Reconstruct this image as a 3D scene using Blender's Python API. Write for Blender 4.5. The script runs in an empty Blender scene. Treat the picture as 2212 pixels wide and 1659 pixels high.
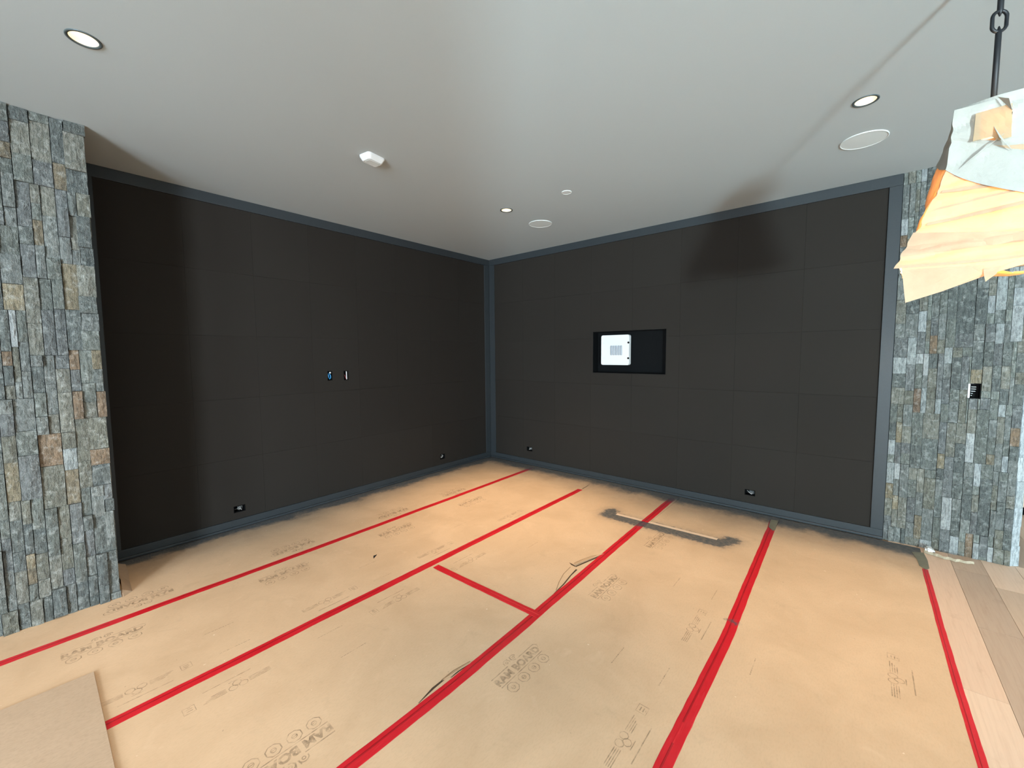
import bpy, bmesh, math, random
from mathutils import Vector, Matrix, noise

# ------------------------------------------------------------------ camera, world, large lights, exposure
scene = bpy.context.scene
COL = scene.collection
H = 3.05
CAM = Vector((-4.6842, -4.4269, 1.6204))

def make_camera():
    yaw, pit, rol = 0.7042, -0.0732, -0.0078
    fwd = Vector((math.cos(yaw) * math.cos(pit), math.sin(yaw) * math.cos(pit), math.sin(pit)))
    right = Vector((math.sin(yaw), -math.cos(yaw), 0))
    up = right.cross(fwd)
    r = math.cos(rol) * right + math.sin(rol) * up
    u = -math.sin(rol) * right + math.cos(rol) * up
    cd = bpy.data.cameras.new('camera')
    cd.sensor_fit = 'HORIZONTAL'; cd.sensor_width = 36.0
    cd.lens = 891.6 / 2212 * 36.0
    cd.clip_start = 0.02; cd.clip_end = 200
    co = bpy.data.objects.new('camera', cd); COL.objects.link(co)
    m = Matrix((r, u, -fwd)).transposed().to_4x4(); m.translation = CAM
    co.matrix_world = m
    scene.camera = co
make_camera()

world = bpy.data.worlds.new('world'); scene.world = world; world.use_nodes = True
wb = world.node_tree.nodes['Background']
wb.inputs[0].default_value = (0.72, 0.85, 1.0, 1); wb.inputs[1].default_value = 0.6

scene.view_settings.view_transform = 'Standard'
scene.view_settings.look = 'None'
scene.view_settings.gamma = 1.0
scene.view_settings.exposure = 0.35
scene.cycles.max_bounces = 6
scene.cycles.diffuse_bounces = 3
scene.cycles.glossy_bounces = 2
scene.cycles.transparent_max_bounces = 4
scene.cycles.adaptive_threshold = 0.05
scene.cycles.transmission_bounces = 6
scene.cycles.sample_clamp_indirect = 6.0

WIN_X = -9.5
REAR_Y = -11.0
WINDOWS = [(-9.7, -8.6), (-7.0, -5.5), (-4.9, -3.7)]      # y spans of the tall windows far behind the camera
def area_light(name, loc, rot, sx, sy, energy, color):
    ld = bpy.data.lights.new(name, 'AREA'); ld.shape = 'RECTANGLE'
    ld.size = sx; ld.size_y = sy; ld.energy = energy; ld.color = color
    o = bpy.data.objects.new(name, ld); COL.objects.link(o)
    o.location = loc; o.rotation_euler = rot
    return o
SKY = (0.78, 0.91, 1.0); UP_FILL = (0.70, 0.92, 1.0)
for (y0, y1), e1, e2 in zip(WINDOWS, (260, 1150, 260), (2350, 60, 20)):
    # sky light entering through the opening (level) and added fill lamps outside, tilted up to brighten the ceiling
    area_light('window_daylight', (WIN_X - 0.06, (y0 + y1) / 2, 1.60), (0, -math.radians(76), 0), 2.4, y1 - y0, e1, SKY)
    area_light('ceiling_fill_lamp', (WIN_X - 0.45, (y0 + y1) / 2, 0.20), (0, -math.radians(118), 0), 0.7, (y1 - y0) * 0.9, e2, UP_FILL)
# daylight of the neighbouring room's window (faces +Y, behind the stone wall end)
area_light('window_daylight_side', (2.2, REAR_Y + 0.05, 1.5), (math.pi / 2, 0, math.pi), 2.2, 2.3, 300, SKY)

# ------------------------------------------------------------------ helpers
rnd = random.Random(7)
def new_obj(name, me, mat=None, parent=None, label=None, cat=None, group=None, kind=None):
    o = bpy.data.objects.new(name, me); COL.objects.link(o)
    if mat is not None and me is not None and len(me.materials) == 0: me.materials.append(mat)
    if parent is not None: o.parent = parent
    tag(o, label, cat, group, kind)
    return o
def tag(o, label=None, cat=None, group=None, kind=None):
    if label: o['label'] = label
    if cat: o['category'] = cat
    if group: o['group'] = group
    if kind: o['kind'] = kind
    return o
def empty(name, loc, label=None, cat=None, group=None, rz=0.0):
    o = bpy.data.objects.new(name, None); COL.objects.link(o)
    o.location = loc; o.rotation_euler = (0, 0, rz); o.empty_display_size = 0.05
    return tag(o, label, cat, group)
def mesh(name, verts, faces, smooth=False):
    me = bpy.data.meshes.new(name); me.from_pydata([tuple(v) for v in verts], [], faces); me.update()
    if smooth:
        for p in me.polygons: p.use_smooth = True
    return me
def from_bm(name, bm, smooth=False):
    me = bpy.data.meshes.new(name); bmesh.ops.recalc_face_normals(bm, faces=bm.faces[:]); bm.to_mesh(me); bm.free()
    if smooth:
        for p in me.polygons: p.use_smooth = True
    return me
def add_box(bm, x0, x1, y0, y1, z0, z1):
    v = [bm.verts.new(c) for c in ((x0,y0,z0),(x1,y0,z0),(x1,y1,z0),(x0,y1,z0),(x0,y0,z1),(x1,y0,z1),(x1,y1,z1),(x0,y1,z1))]
    for f in ((0,3,2,1),(4,5,6,7),(0,1,5,4),(1,2,6,5),(2,3,7,6),(3,0,4,7)): bm.faces.new([v[i] for i in f])
def box_mesh(name, *a, bevel=0.0, seg=2):
    bm = bmesh.new(); add_box(bm, *a)
    if bevel: bmesh.ops.bevel(bm, geom=bm.edges[:], offset=bevel, segments=seg, affect='EDGES', profile=0.5)
    return from_bm(name, bm)
def rects_minus(rect, holes):
    """split rect (a0,a1,b0,b1) into rects that avoid the holes"""
    out = [rect]
    for h in holes:
        nxt = []
        for r in out:
            a0, a1, b0, b1 = r
            if h[0] >= a1 or h[1] <= a0 or h[2] >= b1 or h[3] <= b0: nxt.append(r); continue
            c0, c1 = max(a0, h[0]), min(a1, h[1])
            if h[0] > a0: nxt.append((a0, h[0], b0, b1))
            if h[1] < a1: nxt.append((h[1], a1, b0, b1))
            if h[2] > b0: nxt.append((c0, c1, b0, h[2]))
            if h[3] < b1: nxt.append((c0, c1, h[3], b1))
        out = nxt
    return out
def tube(bm, pts, r, n=8, closed=False):
    rings = []
    P = [Vector(p) for p in pts]
    for i, p in enumerate(P):
        if closed: t = (P[(i + 1) % len(P)] - P[i - 1]).normalized()
        else: t = (P[min(i + 1, len(P) - 1)] - P[max(i - 1, 0)]).normalized()
        a = t.cross(Vector((0.13, 0.31, 0.94)))
        if a.length < 1e-3: a = t.cross(Vector((1, 0, 0)))
        a.normalize(); b = t.cross(a)
        rr = r[i] if isinstance(r, (list, tuple)) else r
        rings.append([bm.verts.new(p + rr * (math.cos(2*math.pi*k/n) * a + math.sin(2*math.pi*k/n) * b)) for k in range(n)])
    m = len(rings)
    for i in range(m if closed else m - 1):
        A, B = rings[i], rings[(i + 1) % m]
        for k in range(n): bm.faces.new((A[k], A[(k+1)%n], B[(k+1)%n], B[k]))
    if not closed:
        bm.faces.new(rings[0][::-1]); bm.faces.new(rings[-1])
def lathe(bm, prof, n=40, cap=True):
    rings = [[bm.verts.new((r*math.cos(2*math.pi*k/n), r*math.sin(2*math.pi*k/n), z)) for k in range(n)] if r > 1e-6 else [bm.verts.new((0,0,z))] for r, z in prof]
    for A, B in zip(rings, rings[1:]):
        if len(A) == 1 and len(B) == 1: continue
        for k in range(n):
            k2 = (k+1) % n
            if len(A) == 1: bm.faces.new((A[0], B[k2], B[k]))
            elif len(B) == 1: bm.faces.new((A[k], A[k2], B[0]))
            else: bm.faces.new((A[k], A[k2], B[k2], B[k]))

# ------------------------------------------------------------------ materials
class G:
    """small expression builder for shader nodes"""
    def __init__(s, tree): s.t = tree; s.n = tree.nodes; s.l = tree.links
    def set(s, sock, v):
        if isinstance(v, bpy.types.NodeSocket): s.l.new(v, sock)
        else: sock.default_value = v
    def m(s, op, a, b=None, c=None, clamp=False):
        n = s.n.new('ShaderNodeMath'); n.operation = op; n.use_clamp = clamp
        s.set(n.inputs[0], a)
        if b is not None: s.set(n.inputs[1], b)
        if c is not None: s.set(n.inputs[2], c)
        return n.outputs[0]
    def ss(s, x, a, b, lo=0.0, hi=1.0):
        n = s.n.new('ShaderNodeMapRange'); n.interpolation_type = 'SMOOTHSTEP'
        s.set(n.inputs[0], x); s.set(n.inputs[1], a); s.set(n.inputs[2], b); s.set(n.inputs[3], lo); s.set(n.inputs[4], hi)
        return n.outputs[0]
    def noise(s, vec, scale, detail=3.0, rough=0.5, dist=0.0):
        n = s.n.new('ShaderNodeTexNoise'); s.set(n.inputs['Vector'], vec)
        n.inputs['Scale'].default_value = scale; n.inputs['Detail'].default_value = detail
        n.inputs['Roughness'].default_value = rough; n.inputs['Distortion'].default_value = dist
        return n.outputs['Fac']
    def scale(s, vec, v):
        n = s.n.new('ShaderNodeVectorMath'); n.operation = 'MULTIPLY'; s.set(n.inputs[0], vec); n.inputs[1].default_value = v
        return n.outputs[0]
    def add(s, a, b):
        n = s.n.new('ShaderNodeVectorMath'); n.operation = 'ADD'; s.set(n.inputs[0], a); s.set(n.inputs[1], b); return n.outputs[0]
    def mix(s, f, a, b, mode='MIX'):
        n = s.n.new('ShaderNodeMix'); n.data_type = 'RGBA'; n.blend_type = mode
        s.set(n.inputs[0], f); s.set(n.inputs[6], a); s.set(n.inputs[7], b); return n.outputs[2]
    def ramp(s, f, stops, interp='LINEAR'):
        n = s.n.new('ShaderNodeValToRGB'); n.color_ramp.interpolation = interp
        el = n.color_ramp.elements
        while len(el) < len(stops): el.new(0.5)
        for e, (p, c) in zip(el, stops): e.position = p; e.color = c
        s.set(n.inputs[0], f); return n.outputs[0]
    def bump(s, h, strength, dist=0.01):
        n = s.n.new('ShaderNodeBump'); n.inputs['Strength'].default_value = strength; n.inputs['Distance'].default_value = dist
        s.set(n.inputs['Height'], h); return n.outputs[0]
def rgb(r, g, b): 
    f = lambda c: (c/255/12.92) if c/255 <= 0.04045 else ((c/255 + 0.055)/1.055) ** 2.4
    return (f(r), f(g), f(b), 1.0)
def material(name):
    m = bpy.data.materials.new(name); m.use_nodes = True
    g = G(m.node_tree); b = m.node_tree.nodes['Principled BSDF']
    return m, g, b
def pos(g): return g.n.new('ShaderNodeNewGeometry').outputs['Position']
def objco(g): return g.n.new('ShaderNodeTexCoord').outputs['Object']
def simple(name, col, rough=0.6, metal=0.0, nscale=40.0, var=0.12, bump=0.05, spec=0.4):
    m, g, b = material(name)
    n = g.noise(objco(g), nscale, 3)
    dark = tuple(c * (1 - var) for c in col[:3]) + (1,); light = tuple(min(1, c * (1 + var)) for c in col[:3]) + (1,)
    g.set(b.inputs['Base Color'], g.mix(n, dark, light))
    b.inputs['Roughness'].default_value = rough; b.inputs['Metallic'].default_value = metal
    b.inputs['Specular IOR Level'].default_value = spec
    if bump: g.set(b.inputs['Normal'], g.bump(n, bump, 0.002))
    return m
def emission(name, col, strength):
    m = bpy.data.materials.new(name); m.use_nodes = True; t = m.node_tree; t.nodes.clear()
    e = t.nodes.new('ShaderNodeEmission'); e.inputs[0].default_value = col; e.inputs[1].default_value = strength
    o = t.nodes.new('ShaderNodeOutputMaterial'); t.links.new(e.outputs[0], o.inputs[0]); return m

M = {}
M['ceiling'] = simple('ceiling_paint', (0.405, 0.452, 0.468, 1), 0.75, nscale=160, var=0.015, bump=0.06, spec=0.15)
M['plain_wall'] = simple('plain_wall_paint', (0.42, 0.39, 0.35, 1), 0.8, nscale=60, var=0.03, bump=0.03, spec=0.2)
M['trim'] = simple('slate_trim_paint', (0.0255, 0.0308, 0.0348, 1), 0.42, nscale=70, var=0.10, bump=0.06, spec=0.3)
M['black'] = simple('black_paint', (0.0035, 0.004, 0.0045, 1), 0.7, nscale=40, var=0.3, bump=0.05, spec=0.08)
M['white_plastic'] = simple('white_plastic', (0.64, 0.66, 0.67, 1), 0.35, nscale=30, var=0.02, bump=0.0)
M['speaker_mesh'] = simple('speaker_grille', (0.60, 0.65, 0.655, 1), 0.6, nscale=900, var=0.08, bump=0.2)
M['steel'] = simple('steel_box', (0.42, 0.43, 0.44, 1), 0.35, 0.9, nscale=60, var=0.15, bump=0.05)
M['blue_plastic'] = simple('blue_wire', (0.03, 0.22, 0.48, 1), 0.4, nscale=60, var=0.1, bump=0)
M['red_plastic'] = simple('red_wire', (0.22, 0.03, 0.03, 1), 0.4, nscale=60, var=0.1, bump=0)
M['wire_grey'] = simple('grey_wire', (0.36, 0.36, 0.35, 1), 0.5, nscale=60, var=0.2, bump=0)
M['box_steel'] = simple('dull_box_steel', (0.10, 0.11, 0.115, 1), 0.5, 0.5, nscale=60, var=0.3, bump=0.1)
M['iron'] = simple('black_iron', (0.012, 0.014, 0.017, 1), 0.45, 0.3, nscale=50, var=0.2, bump=0.08)
M['light_trim'] = simple('downlight_ring', (0.075, 0.095, 0.10, 1), 0.45, 0.2, nscale=60, var=0.1, bump=0)
M['reflector'] = simple('downlight_reflector', (0.75, 0.68, 0.55, 1), 0.3, 0.0, nscale=30, var=0.02, bump=0)
M['lens'] = emission('downlight_lens', (1.0, 0.80, 0.52, 1), 9.0)
M['window_frame'] = simple('window_frame_paint', (0.03, 0.03, 0.032, 1), 0.5, nscale=60, var=0.1, bump=0.02)
M['concrete'] = simple('terrace_concrete', (0.5, 0.5, 0.48, 1), 0.9, nscale=12, var=0.1, bump=0.1)
M['chip'] = simple('black_chip', (0.01, 0.01, 0.01, 1), 0.6, nscale=30, var=0.2, bump=0)
M['bulb'] = emission('pendant_bulb', (1.0, 0.72, 0.40, 1), 12.0)

def fabric_panel():
    m, g, b = material('dark_fabric_panel')
    p = pos(g)
    weave = g.noise(p, 600, 2)
    blot = g.noise(p, 1.3, 2)
    oi = g.n.new('ShaderNodeObjectInfo')
    c = g.mix(blot, (0.0150, 0.0126, 0.0106, 1), (0.0185, 0.0157, 0.0133, 1))
    c = g.mix(g.m('MULTIPLY', weave, 0.35), c, (0.030, 0.027, 0.024, 1))
    c = g.mix(g.m('MULTIPLY', oi.outputs['Random'], 0.12), c, (0.027, 0.025, 0.022, 1))
    g.set(b.inputs['Base Color'], c); b.inputs['Roughness'].default_value = 0.85
    b.inputs['Specular IOR Level'].default_value = 0.12
    b.inputs['Sheen Weight'].default_value = 0.0
    g.set(b.inputs['Normal'], g.bump(weave, 0.15, 0.001))
    return m
M['panel'] = fabric_panel()

def stone_mat():
    m, g, b = material('quartzite_ledgestone')
    p = pos(g); oi = g.n.new('ShaderNodeObjectInfo')
    off = g.n.new('ShaderNodeCombineXYZ')
    g.set(off.inputs[0], g.m('MULTIPLY', oi.outputs['Random'], 37.0)); g.set(off.inputs[2], g.m('MULTIPLY', oi.outputs['Random'], 91.0))
    q = g.add(p, off.outputs[0])
    streak = g.noise(g.scale(q, (1, 1, 0.25)), 85, 4, 0.7)
    grain = g.noise(q, 260, 3, 0.75)
    cloud = g.noise(q, 30, 3, 0.65)
    base = oi.outputs['Color']
    dark = g.mix(1.0, base, (0.50, 0.52, 0.52, 1), 'MULTIPLY')
    pale = g.mix(0.42, base, (0.58, 0.62, 0.60, 1))
    c = g.mix(g.ss(streak, 0.34, 0.62), dark, base)
    c = g.mix(g.ss(cloud, 0.50, 0.72, 0.0, 0.6), c, pale)
    c = g.mix(g.ss(grain, 0.58, 0.74, 0.0, 0.6), c, (0.60, 0.65, 0.63, 1))
    c = g.mix(g.ss(grain, 0.42, 0.28, 0.0, 0.5), c, g.mix(1.0, base, (0.4, 0.4, 0.38, 1), 'MULTIPLY'))
    g.set(b.inputs['Base Color'], c); b.inputs['Roughness'].default_value = 0.62
    b.inputs['Specular IOR Level'].default_value = 0.4
    h = g.m('ADD', g.m('MULTIPLY', streak, 1.2), g.m('ADD', g.m('MULTIPLY', cloud, 1.6), g.m('MULTIPLY', grain, 0.5)))
    g.set(b.inputs['Normal'], g.bump(h, 0.9, 0.013))
    return m
M['stone'] = stone_mat()
M['stone_core'] = simple('stone_backing', (0.03, 0.032, 0.03, 1), 0.9, nscale=30, var=0.2, bump=0.1)

def overspray(g, p):
    """mask (0..1) of the slate paint sprayed onto the floor covering, and of the clean bar left by a masked board"""
    sp = g.n.new('ShaderNodeSeparateXYZ'); g.set(sp.inputs[0], p); X, Y = sp.outputs[0], sp.outputs[1]
    n1 = g.noise(p, 3.2, 2, 0.6); n2 = g.noise(p, 22, 3, 0.65); n3 = g.noise(g.scale(p, (2.2, 0.7, 1)), 45, 2, 0.6)
    wob = g.m('MULTIPLY', g.m('SUBTRACT', n1, 0.5), 0.30)
    wob2 = g.m('MULTIPLY', g.m('SUBTRACT', n2, 0.5), 0.12)
    dl = g.m('ADD', g.m('ADD', g.m('MULTIPLY', Y, -1.0), wob), wob2)
    dr = g.m('ADD', g.m('ADD', g.m('MULTIPLY', X, -1.0), wob), wob2)
    ml = g.m('ADD', g.ss(dl, 0.09, 0.22, 0.62, 0.0), g.ss(dl, 0.12, 0.55, 0.34, 0.0))
    mr = g.m('ADD', g.ss(dr, 0.12, 0.32, 0.62, 0.0), g.ss(dr, 0.16, 0.75, 0.36, 0.0))
    wall = g.m('MAXIMUM', ml, mr)
    wall = g.m('MULTIPLY', wall, g.m('ADD', 0.72, g.m('MULTIPLY', n3, 0.5)))
    # stroke left by spraying along a loose board
    def cap(ax, ay, bx, by, off):
        dx, dy = bx - ax, by - ay; L2 = dx*dx + dy*dy
        px = g.m('SUBTRACT', X, ax); py = g.m('SUBTRACT', Y, ay)
        t = g.m('DIVIDE', g.m('ADD', g.m('MULTIPLY', px, dx), g.m('MULTIPLY', py, dy)), L2, clamp=True)
        qx = g.m('SUBTRACT', px, g.m('MULTIPLY', t, dx)); qy = g.m('SUBTRACT', py, g.m('MULTIPLY', t, dy))
        d = g.m('SQRT', g.m('ADD', g.m('MULTIPLY', qx, qx), g.m('MULTIPLY', qy, qy)))
        return g.m('SUBTRACT', g.m('ADD', d, g.m('MULTIPLY', g.m('SUBTRACT', n2, 0.5), 0.11)), off)
    d1 = cap(-0.992, -2.58, -0.962, -3.54, 0.028)
    d2 = cap(-1.00, -2.53, -0.88, -2.53, 0.006)
    d3 = cap(-0.96, -3.57, -0.84, -3.63, 0.006)
    d = g.m('MINIMUM', d1, g.m('MINIMUM', d2, d3))
    st = g.m('MULTIPLY', g.m('ADD', 0.55, g.m('MULTIPLY', n3, 0.9)), g.m('ADD', g.ss(d, 0.032, 0.080, 0.66, 0.0), g.ss(d, 0.05, 0.17, 0.22, 0.0)))
    # clean bar
    bx = g.m('ABSOLUTE', g.m('SUBTRACT', X, g.m('ADD', -0.925, g.m('MULTIPLY', g.m('ADD', Y, 2.6), -0.033))))
    by = g.m('ABSOLUTE', g.m('ADD', Y, 3.065))
    bar = g.m('MULTIPLY', g.m('LESS_THAN', bx, 0.021), g.m('LESS_THAN', by, 0.465))
    # small mark rolled onto a tape strip
    dm = cap(-2.03, -3.912, -2.03, -3.890, 0.0)
    st = g.m('MAXIMUM', st, g.ss(dm, 0.004, 0.030, 0.75, 0.0))
    allm = g.m('MAXIMUM', wall, g.m('MULTIPLY', st, g.m('SUBTRACT', 1.0, bar)), clamp=True)
    return allm, bar
SLATE = (0.055, 0.069, 0.080, 1)

def board_mat():
    m, g, b = material('kraft_floor_board')
    p = pos(g)
    fine = g.noise(g.scale(p, (1, 2.4, 1)), 55, 3, 0.65)
    blot = g.noise(p, 2.2, 3, 0.6, 0.5)
    fib = g.noise(p, 420, 2)
    scuff = g.noise(g.add(p, (7, 2, 0)), 5.5, 3, 0.7, 0.8)
    c = g.mix(g.ss(blot, 0.25, 0.75), (0.545, 0.370, 0.232, 1), (0.635, 0.440, 0.285, 1))
    c = g.mix(g.ss(fine, 0.40, 0.75, 0.0, 0.22), c, (0.43, 0.295, 0.18, 1))
    c = g.mix(g.ss(scuff, 0.57, 0.80, 0.0, 0.26), c, (0.40, 0.285, 0.185, 1))
    c = g.mix(g.ss(scuff, 0.40, 0.22, 0.0, 0.30), c, (0.70, 0.51, 0.35, 1))
    spk = g.noise(g.add(p, (1, 9, 0)), 38, 2, 0.4)
    c = g.mix(g.ss(spk, 0.775, 0.80, 0.0, 0.4), c, (0.20, 0.15, 0.10, 1))
    c = g.mix(g.ss(spk, 0.225, 0.205, 0.0, 0.6), c, (0.80, 0.68, 0.54, 1))
    om, bar = overspray(g, p)
    c = g.mix(bar, c, (0.66, 0.50, 0.37, 1))
    c = g.mix(om, c, SLATE)
    g.set(b.inputs['Base Color'], c)
    g.set(b.inputs['Roughness'], g.m('ADD', 0.42, g.m('MULTIPLY', scuff, 0.3)))
    b.inputs['Specular IOR Level'].default_value = 0.35
    h = g.m('ADD', g.m('MULTIPLY', fib, 0.2), g.m('MULTIPLY', blot, 2.0))
    g.set(b.inputs['Normal'], g.bump(h, 0.12, 0.01))
    return m
M['board'] = board_mat()
def paper_overlay_mat():
    m, g, b = material('pale_hardboard')
    p = pos(g)
    fine = g.noise(g.scale(p, (1, 2.4, 1)), 60, 5, 0.7); blot = g.noise(p, 4, 4, 0.6)
    c = g.mix(blot, (0.40, 0.285, 0.195, 1), (0.50, 0.36, 0.25, 1))
    c = g.mix(g.ss(fine, 0.4, 0.75, 0.0, 0.5), c, (0.32, 0.23, 0.155, 1))
    g.set(b.inputs['Base Color'], c); b.inputs['Roughness'].default_value = 0.6
    g.set(b.inputs['Normal'], g.bump(fine, 0.1, 0.003)); return m
M['overlay'] = paper_overlay_mat()
def tape_mat(k=1.0, name='red_seam_tape'):
    m, g, b = material(name)
    p = pos(g); n = g.noise(p, 9, 4, 0.6); n2 = g.noise(g.scale(p, (0.3, 3, 1)), 60, 3)
    c = g.mix(n, (0.46, 0.006, 0.013, 1), (0.62, 0.022, 0.032, 1))
    c = g.mix(g.ss(n2, 0.55, 0.8, 0.0, 0.35), c, (0.70, 0.08, 0.09, 1))
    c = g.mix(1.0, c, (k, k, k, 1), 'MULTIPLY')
    om, bar = overspray(g, p)
    c = g.mix(om, c, SLATE)
    g.set(b.inputs['Base Color'], c); b.inputs['Roughness'].default_value = 0.33
    b.inputs['Specular IOR Level'].default_value = 0.4
    g.set(b.inputs['Normal'], g.bump(g.m('ADD', n2, n), 0.15, 0.003)); return m
M['tape'] = tape_mat()
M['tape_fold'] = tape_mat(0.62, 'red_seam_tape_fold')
def ink_mat():
    m, g, b = material('faded_print_ink')
    n = g.noise(pos(g), 26, 4, 0.7)
    b.inputs['Base Color'].default_value = (0.24, 0.17, 0.11, 1); b.inputs['Roughness'].default_value = 0.7
    b.inputs['Specular IOR Level'].default_value = 0.1
    g.set(b.inputs['Alpha'], g.ss(n, 0.30, 0.68, 0.46, 0.06))
    return m
M['ink'] = ink_mat()
M['tear'] = simple('tear_gap', (0.055, 0.032, 0.016, 1), 0.9, nscale=50, var=0.4, bump=0)
M['crease'] = simple('board_crease', (0.25, 0.16, 0.085, 1), 0.8, nscale=50, var=0.2, bump=0)
def plank_mat():
    m, g, b = material('pale_oak_plank')
    p = pos(g); oi = g.n.new('ShaderNodeObjectInfo')
    off = g.n.new('ShaderNodeCombineXYZ'); g.set(off.inputs[0], g.m('MULTIPLY', oi.outputs['Random'], 50.0)); g.set(off.inputs[1], g.m('MULTIPLY', oi.outputs['Random'], 20.0))
    q = g.add(p, off.outputs[0])
    grain = g.noise(g.scale(q, (0.7, 14, 1)), 6, 5, 0.6, 0.6)
    blot = g.noise(g.scale(q, (1, 2, 1)), 4.5, 4, 0.6, 0.6)
    base = oi.outputs['Color']
    c = g.mix(g.ss(grain, 0.40, 0.75, 0.0, 0.30), base, g.mix(1.0, base, (0.70, 0.62, 0.55, 1), 'MULTIPLY'))
    c = g.mix(g.ss(blot, 0.56, 0.80, 0.0, 0.45), c, g.mix(1.0, base, (0.58, 0.50, 0.43, 1), 'MULTIPLY'))
    knot = g.n.new('ShaderNodeTexVoronoi'); g.set(knot.inputs['Vector'], g.scale(q, (1, 1.6, 1))); knot.inputs['Scale'].default_value = 2.3
    c = g.mix(g.ss(knot.outputs['Distance'], 0.05, 0.02, 0.0, 0.7), c, (0.13, 0.08, 0.05, 1))
    g.set(b.inputs['Base Color'], c); b.inputs['Roughness'].default_value = 0.5
    g.set(b.inputs['Normal'], g.bump(grain, 0.1, 0.003)); return m
M['plank'] = plank_mat()
def floor_base():
    m, g, b = material('oak_floor_far')
    p = pos(g); br = g.n.new('ShaderNodeTexBrick'); g.set(br.inputs['Vector'], p)
    br.inputs['Color1'].default_value = (0.42, 0.29, 0.20, 1); br.inputs['Color2'].default_value = (0.33, 0.235, 0.165, 1)
    br.inputs['Mortar'].default_value = (0.12, 0.08, 0.055, 1); br.inputs['Scale'].default_value = 1.0
    br.inputs['Mortar Size'].default_value = 0.002; br.inputs['Brick Width'].default_value = 1.8; br.inputs['Row Height'].default_value = 0.175
    g.set(b.inputs['Base Color'], br.outputs['Color']); b.inputs['Roughness'].default_value = 0.5; return m
M['floor'] = floor_base()

def paper(name, col, transl, patch=False):
    m = bpy.data.materials.new(name); m.use_nodes = True; t = m.node_tree; t.nodes.clear(); g = G(t)
    p = pos(g)
    n = g.noise(p, 30, 4, 0.6); f = g.noise(p, 240, 3)
    dk = tuple(c * 0.86 for c in col[:3]) + (1,)
    c = g.mix(n, dk, col)
    d = t.nodes.new('ShaderNodeBsdfDiffuse'); g.set(d.inputs[0], c)
    tr = t.nodes.new('ShaderNodeBsdfTranslucent'); g.set(tr.inputs[0], g.mix(1.0, c, (1.0, 0.90, 0.72, 1), 'MULTIPLY'))
    bmp = g.bump(g.m('ADD', g.m('MULTIPLY', n, 1.0), g.m('MULTIPLY', f, 0.15)), 0.35, 0.006)
    g.l.new(bmp, d.inputs['Normal'])
    mx = t.nodes.new('ShaderNodeMixShader'); mx.inputs[0].default_value = transl
    g.l.new(d.outputs[0], mx.inputs[1]); g.l.new(tr.outputs[0], mx.inputs[2])
    o = t.nodes.new('ShaderNodeOutputMaterial'); g.l.new(mx.outputs[0], o.inputs[0]); return m
M['kraft'] = paper('kraft_wrap_paper', (0.74, 0.57, 0.40, 1), 0.42)
M['kraft_pale'] = paper('pale_wrap_paper', (0.42, 0.42, 0.385, 1), 0.012)
M['kraft_thin'] = paper('thin_wrap_paper', (0.80, 0.68, 0.50, 1), 0.65)
M['masking'] = simple('masking_paper', (0.36, 0.31, 0.23, 1), 0.7, nscale=30, var=0.15, bump=0.1)

# ------------------------------------------------------------------ openings cut into the panelled walls
L_OUT = [(-3.503, -3.406, 0.148, 0.210), (-1.020, -0.932, 0.155, 0.226)]          # x0,x1,z0,z1
L_SW = [(-2.563, -2.508, 1.343, 1.446), (-2.378, -2.322, 1.338, 1.443)]
R_OUT = [(-3.653, -3.558, 0.161, 0.220), (-0.817, -0.715, 0.200, 0.262)]          # y0,y1,z0,z1
R_NICHE = (-2.727, -1.797, 1.370, 1.888)
TH = 0.16

# ------------------------------------------------------------------ setting: floor, ceiling, walls
DOWN = [(-4.425, -1.69), (-1.486, -1.655), (-1.478, -4.378), (-4.43, -4.40)]
DR = 0.050
def build_floor():
    bm = bmesh.new(); add_box(bm, WIN_X, 6.0, REAR_Y, 0.2, -0.12, -0.004)
    fl = new_obj('floor', from_bm('floor', bm), M['floor'], label='oak plank floor under the kraft floor protection', kind='structure')
    pm = {}
    tints = [(0.64, 0.455, 0.335, 1), (0.44, 0.325, 0.245, 1), (0.60, 0.45, 0.34, 1), (0.52, 0.385, 0.285, 1), (0.68, 0.50, 0.375, 1), (0.48, 0.35, 0.26, 1)]
    r = random.Random(21)
    # (row top y, list of joints along x); rows run along X, 0.175 m wide
    y = -4.655
    rows = 0
    fixed = {1: [-4.2, -1.86, 0.0, 1.5, 3.6], 2: [-3.1, -1.16, -0.30, 1.2, 3.4], 3: [-3.8, -2.2, -0.48, 0.9, 3.1]}
    tone = {(1, 0): 0, (1, 1): 4, (1, 2): 0, (2, 0): 2, (2, 1): 1, (2, 2): 1, (3, 0): 3, (3, 1): 4, (3, 2): 3}
    while y > -7.6:
        y1 = y - 0.176
        if rows in fixed: xs = fixed[rows]
        else:
            xs = [-6.0 - r.random()]
            while xs[-1] < 3.2: xs.append(xs[-1] + r.uniform(0.9, 2.2))
        xs = [-6.2] + [x for x in xs if x > -6.1]
        for i in range(len(xs) - 1):
            x0, x1 = xs[i], xs[i+1]
            me = box_mesh('plank', x0 + 0.0008, x1 - 0.0008, y1 + 0.0008, y - 0.0008, -0.004, 0.0, bevel=0.0006, seg=1)
            o = new_obj('plank', me, M['plank'], fl)
            k = tone.get((rows, i - (0 if xs[1] in fixed.get(rows, []) else 0)), r.randrange(6))
            o.color = tints[k]
        y = y1; rows += 1
    return fl
build_floor()

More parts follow.
